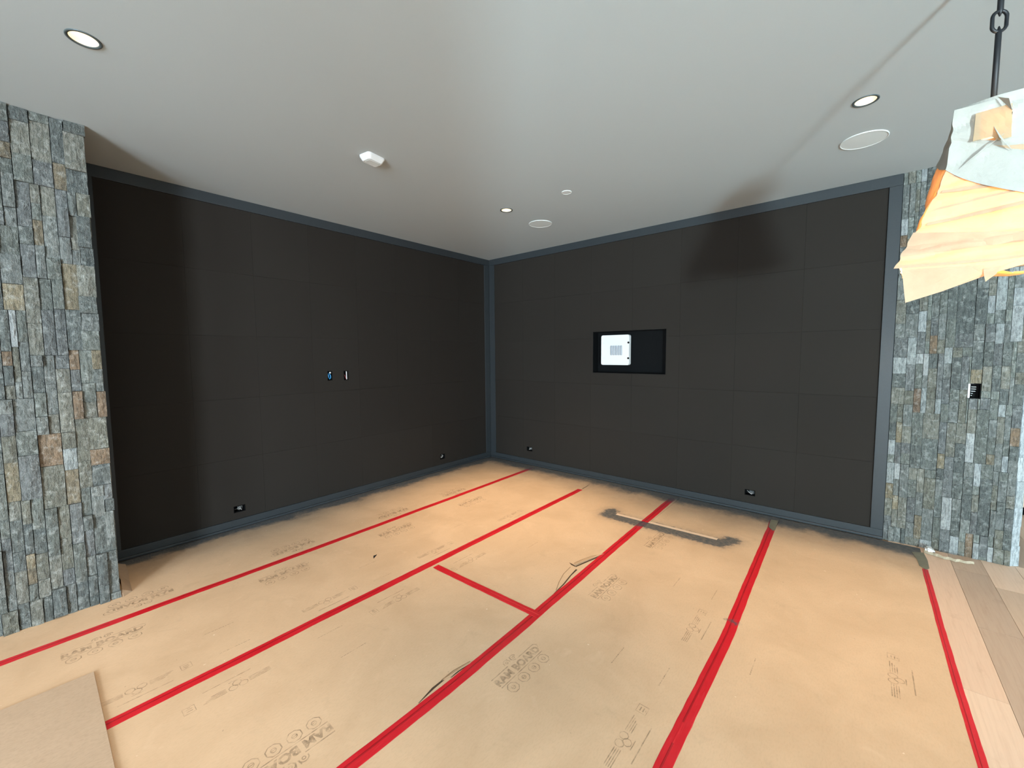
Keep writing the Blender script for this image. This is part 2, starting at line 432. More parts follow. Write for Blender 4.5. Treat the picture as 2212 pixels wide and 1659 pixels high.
def build_ceiling():
    bm = bmesh.new()
    s = 0.15
    holes = [(x - s, x + s, y - s, y + s) for x, y in DOWN]
    for a0, a1, b0, b1 in rects_minus((WIN_X, 6.0, REAR_Y, 0.2), holes):
        bm.faces.new([bm.verts.new(c) for c in ((a0, b0, H), (a0, b1, H), (a1, b1, H), (a1, b0, H))])
    n = 32
    for x, y in DOWN:
        ring = [(x + DR * 1.02 * math.cos(2*math.pi*k/n), y + DR * 1.02 * math.sin(2*math.pi*k/n)) for k in range(n)]
        def sq(k):
            a = 2*math.pi*k/n; c, d = math.cos(a), math.sin(a); q = s / max(abs(c), abs(d)); return (x + q*c, y + q*d)
        for k in range(n):
            a, b = ring[k], ring[(k+1) % n]; c, d = sq((k+1) % n), sq(k)
            bm.faces.new([bm.verts.new((p[0], p[1], H)) for p in (a, b, c, d)])
    bmesh.ops.remove_doubles(bm, verts=bm.verts[:], dist=1e-5)
    for a in ((WIN_X, 6.0, REAR_Y, 0.2, H + 0.25, H + 0.3),): add_box(bm, *a)
    me = from_bm('ceiling', bm)
    new_obj('ceiling', me, M['ceiling'], label='plain pale painted ceiling with recessed fittings', kind='structure')
build_ceiling()

ZROWS = [0.085, 0.660, 1.224, 1.803, 2.376, 2.960]
def wall_left():
    holes = L_OUT + L_SW
    bm = bmesh.new()
    for x0, x1, z0, z1 in rects_minus((-4.37, TH, 0.0, H), holes): add_box(bm, x0, x1, 0.024, TH, z0, z1)
    w = new_obj('wall_left', from_bm('wall_left', bm), M['black'], label='dark fabric panelled wall with two switch openings, behind the rough stone edge', kind='structure')
    xs = [-4.28 + i * (4.18 / 8) for i in range(9)]
    g = 0.0005
    for i in range(8):
        for j in range(5):
            bm = bmesh.new()
            for x0, x1, z0, z1 in rects_minus((xs[i] + g, xs[i+1] - g, ZROWS[j] + g, ZROWS[j+1] - g), holes): add_box(bm, x0, x1, 0.010, 0.024, z0, z1)
            new_obj('panel', from_bm('panel', bm), M['panel'], w)
    return w
def wall_right():
    holes = R_OUT + [R_NICHE]
    bm = bmesh.new()
    for y0, y1, z0, z1 in rects_minus((-4.62, 0.024, 0.0, H), holes): add_box(bm, 0.024, TH, y0, y1, z0, z1)
    w = new_obj('wall_right', from_bm('wall_right', bm), M['black'], label='dark fabric panelled wall with a black media niche', kind='structure')
    ys = [-4.535 + i * (4.43 / 8) for i in range(9)]
    g = 0.0005
    for i in range(8):
        for j in range(5):
            bm = bmesh.new()
            for y0, y1, z0, z1 in rects_minus((ys[i] + g, ys[i+1] - g, ZROWS[j] + g, ZROWS[j+1] - g), holes): add_box(bm, 0.010, 0.024, y0, y1, z0, z1)
            new_obj('panel', from_bm('panel', bm), M['panel'], w)
    return w
wall_left(); WALL_R = wall_right()

def trims():
    k = [0]
    def t(label, *a):
        k[0] += 1
        new_obj('trim_%d' % k[0], box_mesh('trim', *a, bevel=0.003, seg=2), M['trim'], label=label, kind='structure')
    e = 0.0
    t('slate painted top rail over the switch wall', -4.362, 0.0, -0.004, 0.024, 2.960, H - 0.001)
    t('slate painted bottom rail under the switch wall', -4.362, 0.0, -0.004, 0.024, 0.020, 0.085)
    t('slate painted end stile half hidden by the rough stone edge', -4.362, -4.28, -0.003, 0.024, 0.085, 2.960)
    t('slate painted corner stile on the switch wall', -0.100, -0.003, -0.003, 0.024, 0.085, 2.960)
    t('slate painted top rail over the niche wall', -0.004, 0.024, -4.618, -0.004, 2.960, H - 0.001)
    t('slate painted bottom rail under the niche wall', -0.004, 0.024, -4.618, -0.004, 0.020, 0.085)
    t('slate painted end stile beside the stone by the paper wrapped pendant', -0.003, 0.024, -4.618, -4.535, 0.085, 2.960)
    t('slate painted corner stile on the niche wall', -0.003, 0.024, -0.105, -0.003, 0.085, 2.960)
    for nm, lab, a in (('baseboard_left', 'low slate shoe moulding along the switch wall', (-4.365, -0.004, -0.020, 0.0, 0.0035, 0.026)),
                       ('baseboard_right', 'low slate shoe moulding along the niche wall', (-0.020, 0.0, -4.62, -0.020, 0.0035, 0.026))):
        new_obj(nm, box_mesh(nm, *a, bevel=0.005, seg=3), M['trim'], label=lab, kind='structure')
trims()

def plain_shell():
    def w(nm, lab, boxes, mat='plain_wall'):
        bm = bmesh.new()
        for b in boxes: add_box(bm, *b)
        new_obj(nm, from_bm(nm, bm), M[mat], label=lab, kind='structure')
    # window wall far behind the camera
    holes = [(y0, y1, 0.05, 2.8) for y0, y1 in WINDOWS]
    w('wall_window', 'plain wall with tall windows behind the viewer', [(WIN_X - 0.2, WIN_X, a, b, c, d) for a, b, c, d in rects_minus((REAR_Y, 0.2, 0.0, H), holes)])
    for i, (y0, y1) in enumerate(WINDOWS):
        bm = bmesh.new(); f = 0.05; ym = (y0 + y1) / 2
        for b in ((y0, y0 + f, 0.05, 2.8), (y1 - f, y1, 0.05, 2.8), (ym - f/2, ym + f/2, 0.1, 2.75), (y0 + f, y1 - f, 0.05, 0.1), (y0 + f, y1 - f, 2.75, 2.8)):
            add_box(bm, WIN_X - 0.03, WIN_X + 0.03, *b)
        new_obj('window_%d' % (i + 1), from_bm('window', bm), M['window_frame'], label='dark framed tall window behind the viewer', group='tall windows behind the viewer', kind='structure')
    w('wall_rear', 'plain wall behind the viewer', [(WIN_X, 6.0, REAR_Y - 0.2, REAR_Y, 0.0, H)])
    w('wall_far', 'taupe wall of the room past the stone wall end', [(6.0, 6.2, REAR_Y, 0.2, 0.0, H), (0.3, 6.0, -2.6, -2.4, 0.0, H)])
plain_shell()
bm_ = bmesh.new(); add_box(bm_, -8.05, -6.85, -6.40, -5.35, 0.0, H)
new_obj('light_block_rear', from_bm('light_block_rear', bm_), M['plain_wall'], label='unseen square block added behind the viewer to shade the ceiling', kind='structure')  # out-of-view block added to cast the darker band across the ceiling

# ------------------------------------------------------------------ stone cladding
GREY = [(0.205, 0.225, 0.205, 1), (0.235, 0.255, 0.245, 1), (0.175, 0.195, 0.185, 1), (0.26, 0.28, 0.265, 1), (0.225, 0.225, 0.185, 1), (0.155, 0.175, 0.17, 1), (0.275, 0.275, 0.235, 1), (0.20, 0.215, 0.215, 1)]
RUST = [(0.29, 0.205, 0.135, 1), (0.27, 0.225, 0.155, 1), (0.235, 0.165, 0.115, 1), (0.33, 0.28, 0.19, 1)]
PALE = [(0.47, 0.51, 0.52, 1), (0.52, 0.55, 0.55, 1), (0.42, 0.46, 0.46, 1)]
def stone_variants(k, seed, amp):
    """unit stones: x width 0..1, z height 0..1, y front (0 back, -1 front) rough split face"""
    out = []
    for v in range(k):
        r = random.Random(seed + v); nx, nz = 3, 5
        verts = []; faces = []
        ph = r.random() * 50
        for j in range(nz):
            for i in range(nx):
                u, w = i/(nx-1), j/(nz-1)
                e = 0.030 * (noise.noise((ph + w*3, ph*1.3, u*5)))
                x = u + (e if i in (0, nx-1) else r.uniform(-0.08, 0.08))
                z = w + (0.018 * noise.noise((ph*2, u*4, w*7)) if j in (0, nz-1) else r.uniform(-0.04, 0.04))
                edge = (i in (0, nx-1)) or (j in (0, nz-1))
                d = -1.0 + amp * (r.uniform(0.1, 0.8) if edge else r.uniform(-0.8, 0.25))
                verts.append((x, d, z))
        for j in range(nz-1):
            for i in range(nx-1):
                a = j*nx+i
                if r.random() < 0.5: faces += [(a, a+1, a+nx+1), (a, a+nx+1, a+nx)]
                else: faces += [(a, a+1, a+nx), (a+1, a+nx+1, a+nx)]
        # sides
        rim = [i for i in range(nx)] + [j*nx + nx-1 for j in range(1, nz)] + [(nz-1)*nx + i for i in range(nx-2, -1, -1)] + [j*nx for j in range(nz-2, 0, -1)]
        base = len(verts)
        for idx in rim: verts.append((verts[idx][0], 0.0, verts[idx][2]))
        m = len(rim)
        for q in range(m): faces.append((rim[q], base + q, base + (q+1) % m, rim[(q+1) % m]))
        me = mesh('stone', verts, faces)
        me.materials.append(M['stone']); out.append(me)
    return out
VAR = stone_variants(16, 100, 0.26)
VAR_FLAT = stone_variants(12, 300, 0.10)

def layout(width, height, seed, lo, hi):
    """vertical ledgestone strips: list of (u0,u1,z0,z1)"""
    r = random.Random(seed); out = []; u = 0.0
    while u < width - 0.02:
        w = r.uniform(0.135, 0.16); w = min(w, width - u)
        if width - (u + w) < 0.05: w = width - u
        z = -r.uniform(0.0, 0.5)
        while z < height:
            ph = r.uniform(0.42, 0.62); z1 = z + ph
            k = r.choice([2, 3, 3, 3, 4]); k = max(1, min(k, int(w / 0.034)))
            cuts = sorted([0] + [min(0.93, max(0.07, (i + r.uniform(-0.25, 0.25)) / k)) for i in range(1, k)] + [1])
            if r.random() < 0.16: # one squarish block across the panel
                cuts = [0, 1] if w < 0.12 else [0, r.choice([0.35, 0.6]), 1]
            for i in range(len(cuts) - 1):
                a, b = u + cuts[i]*w, u + cuts[i+1]*w
                s = z
                while s < z1 - 1e-6:
                    l = r.uniform(lo, hi) * (1.15 if b - a > 0.05 else 0.9)
                    e = s + l
                    if z1 - e < lo * 0.7: e = z1
                    out.append((a, b, max(0.0, s), min(height, e))); s = e
            z = z1
        u += w
    return [t for t in out if t[3] - t[2] > 0.012]

def stone_colour(r, pale_p):
    q = r.random()
    if q < 0.055: c = r.choice(RUST)
    elif q < 0.055 + pale_p: c = r.choice(PALE)
    else: c = r.choice(GREY)
    k = r.uniform(0.88, 1.12) * 0.70
    return (c[0]*k, c[1]*k, c[2]*k, 1)

def stuff_stones(name, tiles, xf, parent, seed, dmin, dmax):
    r = random.Random(seed); verts = []; faces = []
    for (a, b, z0, z1) in tiles:
        d = r.uniform(dmin, dmax); g = 0.0012; o = len(verts)
        n = [xf(a+g, 0, z0+g), xf(b-g, 0, z0+g), xf(b-g, 0, z1-g), xf(a+g, 0, z1-g)]
        f = [xf(a+g, d*r.uniform(.8,1.1), z0+g), xf(b-g, d*r.uniform(.8,1.1), z0+g), xf(b-g, d*r.uniform(.8,1.1), z1-g), xf(a+g, d*r.uniform(.8,1.1), z1-g), xf((a+b)/2, d*1.15, (z0+z1)/2)]
        verts += n + f
        faces += [(o+4,o+5,o+8),(o+5,o+6,o+8),(o+6,o+7,o+8),(o+7,o+4,o+8)] + [(o+i, o+(i+1)%4, o+4+(i+1)%4, o+4+i) for i in range(4)]
    ob = new_obj(name, mesh(name, verts, faces), M['stone'], parent, kind='stuff')
    ob.color = GREY[0]; return ob

def stone_left():
    bm = bmesh.new(); add_box(bm, WIN_X, -4.372, -0.655, 0.2, 0.0, H)
    w = new_obj('wall_stone_left', from_bm('wall_stone_left', bm), M['stone_core'], label='rough grey green split stone wall nearest the viewer', kind='structure')
    r = random.Random(5)
    tiles = layout(0.86, H, 41, 0.085, 0.235)         # u measured from the free edge towards -X
    tiles.sort(key=lambda t: t[0]); vis = tiles[:300]; rest = tiles[300:]
    for (a, b, z0, z1) in vis:
        me = r.choice(VAR)
        dep = r.choice([r.uniform(0.016, 0.030), r.uniform(0.022, 0.048)])
        o = bpy.data.objects.new('stone', me); COL.objects.link(o); o.parent = w
        x1 = -4.362 - a; wd = (b - a)
        if a < 1e-6: x1 += r.uniform(-0.004, 0.006); wd += 0.004
        o.location = (x1 - wd + 0.0015, -0.655, z0 + 0.001)
        o.scale = (wd - 0.003, dep, z1 - z0 - 0.002)
        o.color = stone_colour(r, 0.03)
    far = rest + [(a + 0.86, b + 0.86, z0, z1) for a, b, z0, z1 in layout(2.2, H, 43, 0.10, 0.30)]
    stuff_stones('stone_field', far, lambda u, d, z: (-4.362 - u, -0.655 - d, z), w, 9, 0.018, 0.04)
    # rough return edge of the cladding (end faces of the corner stones)
    zz = 0.0
    while zz < H - 0.02:
        l = r.uniform(0.1, 0.24); z1 = min(H, zz + l)
        o = bpy.data.objects.new('stone', r.choice(VAR_FLAT)); COL.objects.link(o); o.parent = w
        o.location = (-4.372, -0.66, zz + 0.001); o.rotation_euler = (0, 0, math.pi/2)
        o.scale = (0.10, r.uniform(0.008, 0.014), z1 - zz - 0.002); o.color = stone_colour(r, 0.03); zz = z1
    return w
stone_left()

R_BOX = (-5.122, -5.052, 1.250, 1.366)               # opening for a wall box in the stone
def stone_right():
    bm = bmesh.new()
    for y0, y1, z0, z1 in rects_minus((-5.330, -4.620, 0.0, H), [R_BOX]): add_box(bm, 0.022, 0.28, y0, y1, z0, z1)
    w = new_obj('wall_stone_right', from_bm('wall_stone_right', bm), M['stone_core'], label='grey split stone wall end behind the paper wrapped pendant', kind='structure')
    r = random.Random(15)
    tiles = layout(0.71, H, 57, 0.075, 0.235)
    vis = []
    for (a, b, z0, z1) in tiles:                      # u from y=-4.62 towards -Y
        y1, y0 = -4.62 - a, -4.62 - b
        for q in rects_minus((y0, y1, z0, z1), [R_BOX]):
            if q[1] - q[0] > 0.008 and q[3] - q[2] > 0.012: vis.append(q)
    vis.sort(key=lambda q: -(q[1]-q[0])*(q[3]-q[2]))
    for y0, y1, z0, z1 in vis[:270]:
        o = bpy.data.objects.new('stone', r.choice(VAR_FLAT)); COL.objects.link(o); o.parent = w
        # local x -> -Y ; local -y (front) -> -X
        o.rotation_euler = (0, 0, -math.pi/2)
        o.location = (0.022, y1 - 0.0012, z0 + 0.001)
        o.scale = (y1 - y0 - 0.0024, r.uniform(0.016, 0.028), z1 - z0 - 0.002)
        o.color = stone_colour(r, 0.10)
    if len(vis) > 270:
        stuff_stones('stone_field', [(-4.62 - y1, -4.62 - y0, z0, z1) for y0, y1, z0, z1 in vis[270:]], lambda u, d, z: (0.022 - d, -4.62 - u, z), w, 19, 0.014, 0.024)
    # angled pale corner stones closing the free end
    z = 0.0
    while z < H - 0.02:
        l = r.uniform(0.10, 0.22); z1 = min(H, z + l)
        o = bpy.data.objects.new('stone', r.choice(VAR_FLAT)); COL.objects.link(o); o.parent = w
        o.rotation_euler = (0, 0, -math.pi/2 + 0.62)
        o.location = (0.016, -5.326, z + 0.001)
        o.scale = (0.052 + r.uniform(-0.006, 0.008), r.uniform(0.010, 0.016), z1 - z - 0.002)
        c = r.choice(PALE); o.color = (c[0]*0.95, c[1]*0.98, c[2]*1.02, 1); z = z1
    return w
stone_right()

# ------------------------------------------------------------------ floor protection sheets, tapes, prints
SEAM = [0.0, -0.975, -1.940, -2.940, -3.880, -4.850]
ZS = 0.0032
def sheet(label, x0, x1, y0, y1, z0=0.0003, z1=ZS, ragged=0.0):
    bm = bmesh.new(); n = 40; top = []; bot = []
    pts = [(x0, y0), (x1, y0)]
    if ragged:
        for i in range(1, n): pts.append((x1 + ragged * (noise.noise((i * 0.6, y0, 3.3))), y0 + (y1 - y0) * i / n))
    pts += [(x1, y1), (x0, y1)]
    top = [bm.verts.new((x, y, z1)) for x, y in pts]; bot = [bm.verts.new((x, y, z0)) for x, y in pts]
    bm.faces.new(top); bm.faces.new(bot[::-1])
    for i in range(len(pts)):
        j = (i+1) % len(pts); bm.faces.new((bot[i], bot[j], top[j], top[i]))
    me = from_bm('floor_board', bm)
    return new_obj('floor_protection_board', me, M['board'], label=label, cat='floor board', group='kraft floor protection boards')
XE = -0.024
boards = []
boards.append(sheet('kraft floor board along the switch wall with upside down print', -8.0, XE, SEAM[1] + 0.001, -0.022, ragged=0.004))
boards.append(sheet('kraft floor board second from the switch wall', -8.0, XE, SEAM[2] + 0.001, SEAM[1] - 0.001, ragged=0.006))
b2 = sheet('kraft floor board beyond the short cross tape toward the corner', -2.737, XE, SEAM[3] + 0.001, SEAM[2] - 0.001, ragged=0.006)
b2b = sheet('kraft floor board before the short cross tape, with torn edge', -8.0, -2.739, SEAM[3] + 0.001, SEAM[2] - 0.001)
boards.append(b2b)
boards.append(sheet('kraft floor board crossed by the dark paint stroke at its wall end', -8.0, XE, SEAM[4] + 0.001, SEAM[3] - 0.001, ragged=0.006))
boards.append(sheet('kraft floor board beside the bare oak planks', -8.0, -0.03, SEAM[5] + 0.002, SEAM[4] - 0.001, ragged=0.008))

def tape(label, pts, width, seed, lift=0.0):
    """tape along a polyline (x,y); five lanes across with a slight fold along the seam"""
    r = random.Random(seed); verts = []; faces = []
    P = []
    for (ax, ay), (bx, by) in zip(pts, pts[1:]):
        L = math.hypot(bx-ax, by-ay); n = max(2, int(L / 0.06))
        for i in range(n): P.append((ax + (bx-ax)*i/n, ay + (by-ay)*i/n))
    P.append(pts[-1])
    lanes = [(-0.5, 0.0), (-0.46, 0.0007), (0.02, 0.0009), (0.10, 0.0017), (0.16, 0.0008), (0.46, 0.0006), (0.5, 0.0)]
    for i, (x, y) in enumerate(P):
        a = P[max(0, i-1)]; b = P[min(len(P)-1, i+1)]
        t = Vector((b[0]-a[0], b[1]-a[1], 0)).normalized(); nn = Vector((-t.y, t.x, 0))
        wv = 0.004 * noise.noise((x*2.1, y*2.1, seed)); 
        for k, (f, h) in enumerate(lanes):
            e = (r.uniform(-0.0012, 0.0012) if k in (0, 1, 5, 6) else 0) + wv
            hh = h * (0.6 + 0.8 * abs(noise.noise((x*6, seed, k))))
            verts.append((x + nn.x*(f*width + e), y + nn.y*(f*width + e), ZS + 0.0004 + lift + hh))
    m = len(lanes)
    for i in range(len(P)-1):
        for k in range(m-1):
            faces.append((i*m+k, i*m+k+1, (i+1)*m+k+1, (i+1)*m+k))
    me = mesh('seam_tape', verts, [f[::-1] for f in faces])
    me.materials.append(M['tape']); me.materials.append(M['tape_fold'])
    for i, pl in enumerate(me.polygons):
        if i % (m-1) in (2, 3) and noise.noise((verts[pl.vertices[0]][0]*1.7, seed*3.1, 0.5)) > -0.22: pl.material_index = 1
    return new_obj('seam_tape', me, M['tape'], label=label, cat='tape', group='red seam tapes on the floor boards')
tape('red seam tape line closest to the switch wall', [(-8.0, -1.02), (-4.87, -1.008), (-3.13, -0.984), (-0.12, -0.918)], 0.060, 1)
tape('red seam tape line ending short of the niche wall', [(-8.0, -1.985), (-4.55, -1.955), (-3.0, -1.944), (-0.500, -1.926)], 0.064, 2)
tape('red seam tape line running beside the torn board edge', [(-8.0, -2.99), (-3.96, -2.950), (-3.34, -2.958), (-2.71, -2.944), (-1.65, -2.912), (-0.13, -2.878)], 0.066, 3)
tape('red seam tape line with a grey smudge midway', [(-8.0, -4.02), (-3.167, -3.896), (-2.157, -3.902), (-0.385, -3.850), (-0.11, -3.835)], 0.062, 4)
tape('red seam tape along the edge of the bare oak planks', [(-8.0, -4.87), (-2.37, -4.850), (-1.66, -4.840), (-0.46, -4.842)], 0.033, 5)
tape('short red cross tape joining two boards', [(-2.746, -2.002), (-2.735, -2.5), (-2.724, -2.965)], 0.056, 6, lift=0.0012)

# grey painted tape ends near the wall
def patch(name, label, cat, pts, z, th, mat, parent=None, group=None):
    bm = bmesh.new()
    top = [bm.verts.new((x, y, z + th)) for x, y in pts]; bot = [bm.verts.new((x, y, z)) for x, y in pts]
    bm.faces.new(top); bm.faces.new(bot[::-1])
    for i in range(len(pts)):
        j = (i+1) % len(pts); bm.faces.new((bot[i], bot[j], top[j], top[i]))
    return new_obj(name, from_bm(name, bm), mat, parent, label, cat, group)
M['grey_tape'] = simple('overpainted_tape', (0.16, 0.155, 0.115, 1), 0.6, nscale=20, var=0.3, bump=0.1)
patch('masking_tape_piece', 'grey overpainted masking tape end on the smudged red line', 'tape', [(-0.12, -3.815), (-0.11, -3.872), (-0.36, -3.884), (-0.40, -3.874), (-0.37, -3.850), (-0.33, -3.826)], ZS + 0.0022, 0.0006, M['grey_tape'])
patch('masking_tape_piece', 'grey overpainted masking tape end at the oak plank edge', 'tape', [(-0.16, -4.79), (-0.12, -4.862), (-0.27, -4.872), (-0.43, -4.868), (-0.47, -4.846), (-0.42, -4.815), (-0.30, -4.812)], ZS + 0.0022, 0.0006, M['grey_tape'])

# overlay sheet in the near corner
ov = box_mesh('overlay_board', -6.6, -4.552, -3.2, -1.485, ZS + 0.003, ZS + 0.009, bevel=0.001, seg=1)
new_obj('overlay_board', ov, M['overlay'], label='loose pale hardboard sheet lying on top in the near corner', cat='board')

# --- print
def text_mesh(body, size, bold=0.0):
    cu = bpy.data.curves.new('t', 'FONT'); cu.body = body; cu.size = size; cu.offset = bold; cu.align_x = 'CENTER'; cu.fill_mode = 'BOTH' if hasattr(cu, 'fill_mode') and False else cu.fill_mode
    cu.extrude = 0.0; cu.resolution_u = 3
    o = bpy.data.objects.new('t', cu); COL.objects.link(o)
    dg = bpy.context.evaluated_depsgraph_get(); me = bpy.data.meshes.new_from_object(o.evaluated_get(dg))
    vs = [v.co.copy() for v in me.vertices]; fs = [tuple(p.vertices) for p in me.polygons]
    bpy.data.objects.remove(o); bpy.data.curves.remove(cu); bpy.data.meshes.remove(me)
    return vs, fs
class Flat:
    def __init__(s): s.v = []; s.f = []
    def quad(s, x0, x1, y0, y1): o = len(s.v); s.v += [(x0,y0,0),(x1,y0,0),(x1,y1,0),(x0,y1,0)]; s.f.append((o,o+1,o+2,o+3))
    def line(s, ax, ay, bx, by, w):
        t = Vector((bx-ax, by-ay)).normalized() * (w/2); o = len(s.v)
        s.v += [(ax+t.y, ay-t.x, 0), (bx+t.y, by-t.x, 0), (bx-t.y, by+t.x, 0), (ax-t.y, ay+t.x, 0)]; s.f.append((o,o+1,o+2,o+3))
    def ring(s, cx, cy, r, w, n=8, a0=0.39, a1=0.39 + 2*math.pi, sy=1.0):
        o = len(s.v); closed = abs(a1 - a0 - 2*math.pi) < 1e-6; k = n if closed else n + 1
        for i in range(k):
            a = a0 + (a1-a0)*i/n; c, d = math.cos(a), math.sin(a)*sy
            s.v += [(cx+c*r, cy+d*r, 0), (cx+c*(r-w), cy+d*(r-w), 0)]
        for i in range(n):
            a, b = o+2*i, o+2*((i+1) % k); s.f.append((a, b, b+1, a+1))
    def text(s, body, size, cx, cy, bold=0.0, sx=1.0):
        vs, fs = text_mesh(body, size, bold); o = len(s.v)
        s.v += [(v.x*sx+cx, v.y+cy, 0) for v in vs]; s.f += [tuple(i+o for i in f) for f in fs]
    def mesh(s, name): return mesh(name, s.v, s.f)
def logo_mesh():
    F = Flat()
    F.text('RAM BOARD', 0.060, 0.0, 0.0, 0.0028, 0.98)
    F.line(-0.165, 0.056, -0.040, 0.056, 0.005); F.line(0.040, 0.056, 0.165, 0.056, 0.005)
    F.line(-0.165, -0.013, 0.165, -0.013, 0.005)
    F.ring(0.165, 0.038, 0.020, 0.005, 6, -1.2, 1.57)
    for i in range(4):
        cx = -0.123 + i*0.082
        F.ring(cx, -0.052, 0.033, 0.0045, 8); F.ring(cx, -0.052, 0.013, 0.004, 8)
        F.line(cx - 0.012, -0.052, cx + 0.012, -0.052, 0.004)
    for sgn in (-1, 1):   # curled horns above
        F.ring(sgn*0.026, 0.076, 0.021, 0.005, 10, 0.2 if sgn > 0 else -0.3, (0.2 + 4.6) if sgn > 0 else (-0.3 + 3.7))
        F.ring(sgn*0.026, 0.076, 0.009, 0.004, 8)
        F.line(sgn*0.004, 0.070, sgn*0.010, 0.096, 0.004)
    return F.mesh('printed_logo')
def small_mesh():
    F = Flat()
    for i in range(4):
        F.line(-0.145, 0.022 - i*0.009, -0.048, 0.022 - i*0.009, 0.0042); F.line(0.050, 0.022 - i*0.009, 0.145 - 0.012*i, 0.022 - i*0.009, 0.0042)
    for cx, cy in ((-0.022, 0.014), (0.022, 0.014), (0.0, -0.010)): F.ring(cx, cy, 0.021, 0.004, 8)
    F.line(-0.024, -0.034, 0.030, -0.034, 0.004)
    F.line(-0.075, -0.062, 0.13, -0.062, 0.0046)
    F.ring(0.195, 0.006, 0.034, 0.004, 4, math.pi/4, math.pi/4 + 2*math.pi); F.line(0.182, 0.014, 0.206, 0.014, 0.005); F.line(0.182, 0.0, 0.206, 0.0, 0.005); F.line(0.188, -0.010, 0.200, -0.010, 0.005)
    return F.mesh('printed_notes')
def dash_mesh():
    F = Flat(); r = random.Random(3); x = -0.075
    while x < 0.075:
        l = r.uniform(0.008, 0.02); F.line(x, 0, min(0.075, x+l), 0, 0.0042); x += l + 0.004
    return F.mesh('printed_line')
LOGO, NOTES, DASH = logo_mesh(), small_mesh(), dash_mesh()
def stamp(name, me, board, x, y, flip=False, z=0.0003):
    o = new_obj(name, me, M['ink'], board); o.location = (x, y, ZS + z); o.rotation_euler = (0, 0, math.pi if flip else 0.0); return o
for x in (-4.28, -3.31, -2.34, -1.52): stamp('printed_logo', LOGO, boards[0], x, -0.815, True)
for x in (-4.49, -3.525, -2.56, -1.60): stamp('printed_logo', LOGO, boards[1], x, -1.215)
for x in (-4.43, -3.50, -2.61, -1.66): stamp('printed_notes', NOTES, boards[1], x, -1.80)
for x in (-4.03, -3.06, -2.10): stamp('printed_line', DASH, boards[1], x, -1.572)
for x in (-4.02, -3.09): stamp('printed_line', DASH, boards[1], x, -1.822)
for x in (-4.10, -3.16): stamp('printed_notes', NOTES, b2b, x, -2.135, True)
stamp('printed_notes', NOTES, b2, -2.50, -2.135, True)
for x in (-3.62,): stamp('printed_line', DASH, b2b, x, -2.112); stamp('printed_line', DASH, b2b, x + 0.01, -2.36)
for x in (-2.0,): stamp('printed_line', DASH, b2, x, -2.36)
stamp('printed_logo', LOGO, b2b, -4.08, -2.70, True); 
for x in (-3.12, -2.17, -1.25): stamp('printed_logo', LOGO, boards[3], x, -3.145)
for x in (-3.16, -2.24): stamp('printed_notes', NOTES, boards[3], x, -3.735)
for x in (-2.72, -1.80): stamp('printed_line', DASH, boards[3], x, -3.49); stamp('printed_line', DASH, boards[3], x + 0.01, -3.735)
stamp('printed_notes', NOTES, boards[4], -2.0, -4.62); stamp('printed_line', DASH, boards[4], -2.35, -4.06)

# --- torn edge of the boards beside the tape
def sliver(parent, pts, mat, z=0.0004, name='tear'):
    me = mesh(name, [(x, y, ZS + z) for x, y in pts], [tuple(range(len(pts)))])
    if me.polygons[0].normal.z < 0: me.flip_normals()
    return new_obj(name, me, mat, parent)
def ribbon(parent, pts, w, mat, z=0.0004, name='tear'):
    v = []; f = []
    for i, (x, y) in enumerate(pts):
        a = pts[max(0, i-1)]; b = pts[min(len(pts)-1, i+1)]; t = Vector((b[0]-a[0], b[1]-a[1])).normalized()
        ww = (w[i] if isinstance(w, (list, tuple)) else w) / 2
        v += [(x - t.y*ww, y + t.x*ww, ZS + z), (x + t.y*ww, y - t.x*ww, ZS + z)]
    for i in range(len(pts)-1): f.append((2*i, 2*i+1, 2*i+3, 2*i+2))
    return new_obj(name, mesh(name, v, f), mat, parent)
ribbon(b2, [(-2.050, -2.758), (-2.063, -2.790), (-2.072, -2.826)], [0.001, 0.016, 0.010], M['tear'])
ribbon(b2, [(-2.072, -2.828), (-1.98, -2.850), (-1.85, -2.882), (-1.735, -2.906)], [0.012, 0.013, 0.013, 0.010], M['tear'])
ribbon(b2, [(-2.103, -2.856), (-2.20, -2.866), (-2.33, -2.890), (-2.47, -2.903)], [0.014, 0.009, 0.010, 0.005], M['tear'])
ribbon(b2, [(-2.10, -2.80), (-2.22, -2.815), (-2.33, -2.850), (-2.43, -2.893)], 0.005, M['crease'], name='crease')
ribbon(b2, [(-2.03, -2.79), (-1.94, -2.812), (-1.86, -2.836), (-1.80, -2.868)], 0.004, M['crease'], name='crease')
ribbon(b2b, [(-3.597, -2.918), (-3.50, -2.902), (-3.43, -2.900)], [0.003, 0.013, 0.010], M['tear'])
ribbon(b2b, [(-3.40, -2.918), (-3.33, -2.916), (-3.25, -2.928)], [0.003, 0.011, 0.003], M['tear'])
ribbon(b2b, [(-3.44, -2.894), (-3.36, -2.893), (-3.26, -2.912)], 0.004, M['crease'], name='crease')
ribbon(boards[1], [(-0.46, -1.932), (-0.37, -1.930), (-0.25, -1.914)], [0.010, 0.008, 0.002], M['tear'])
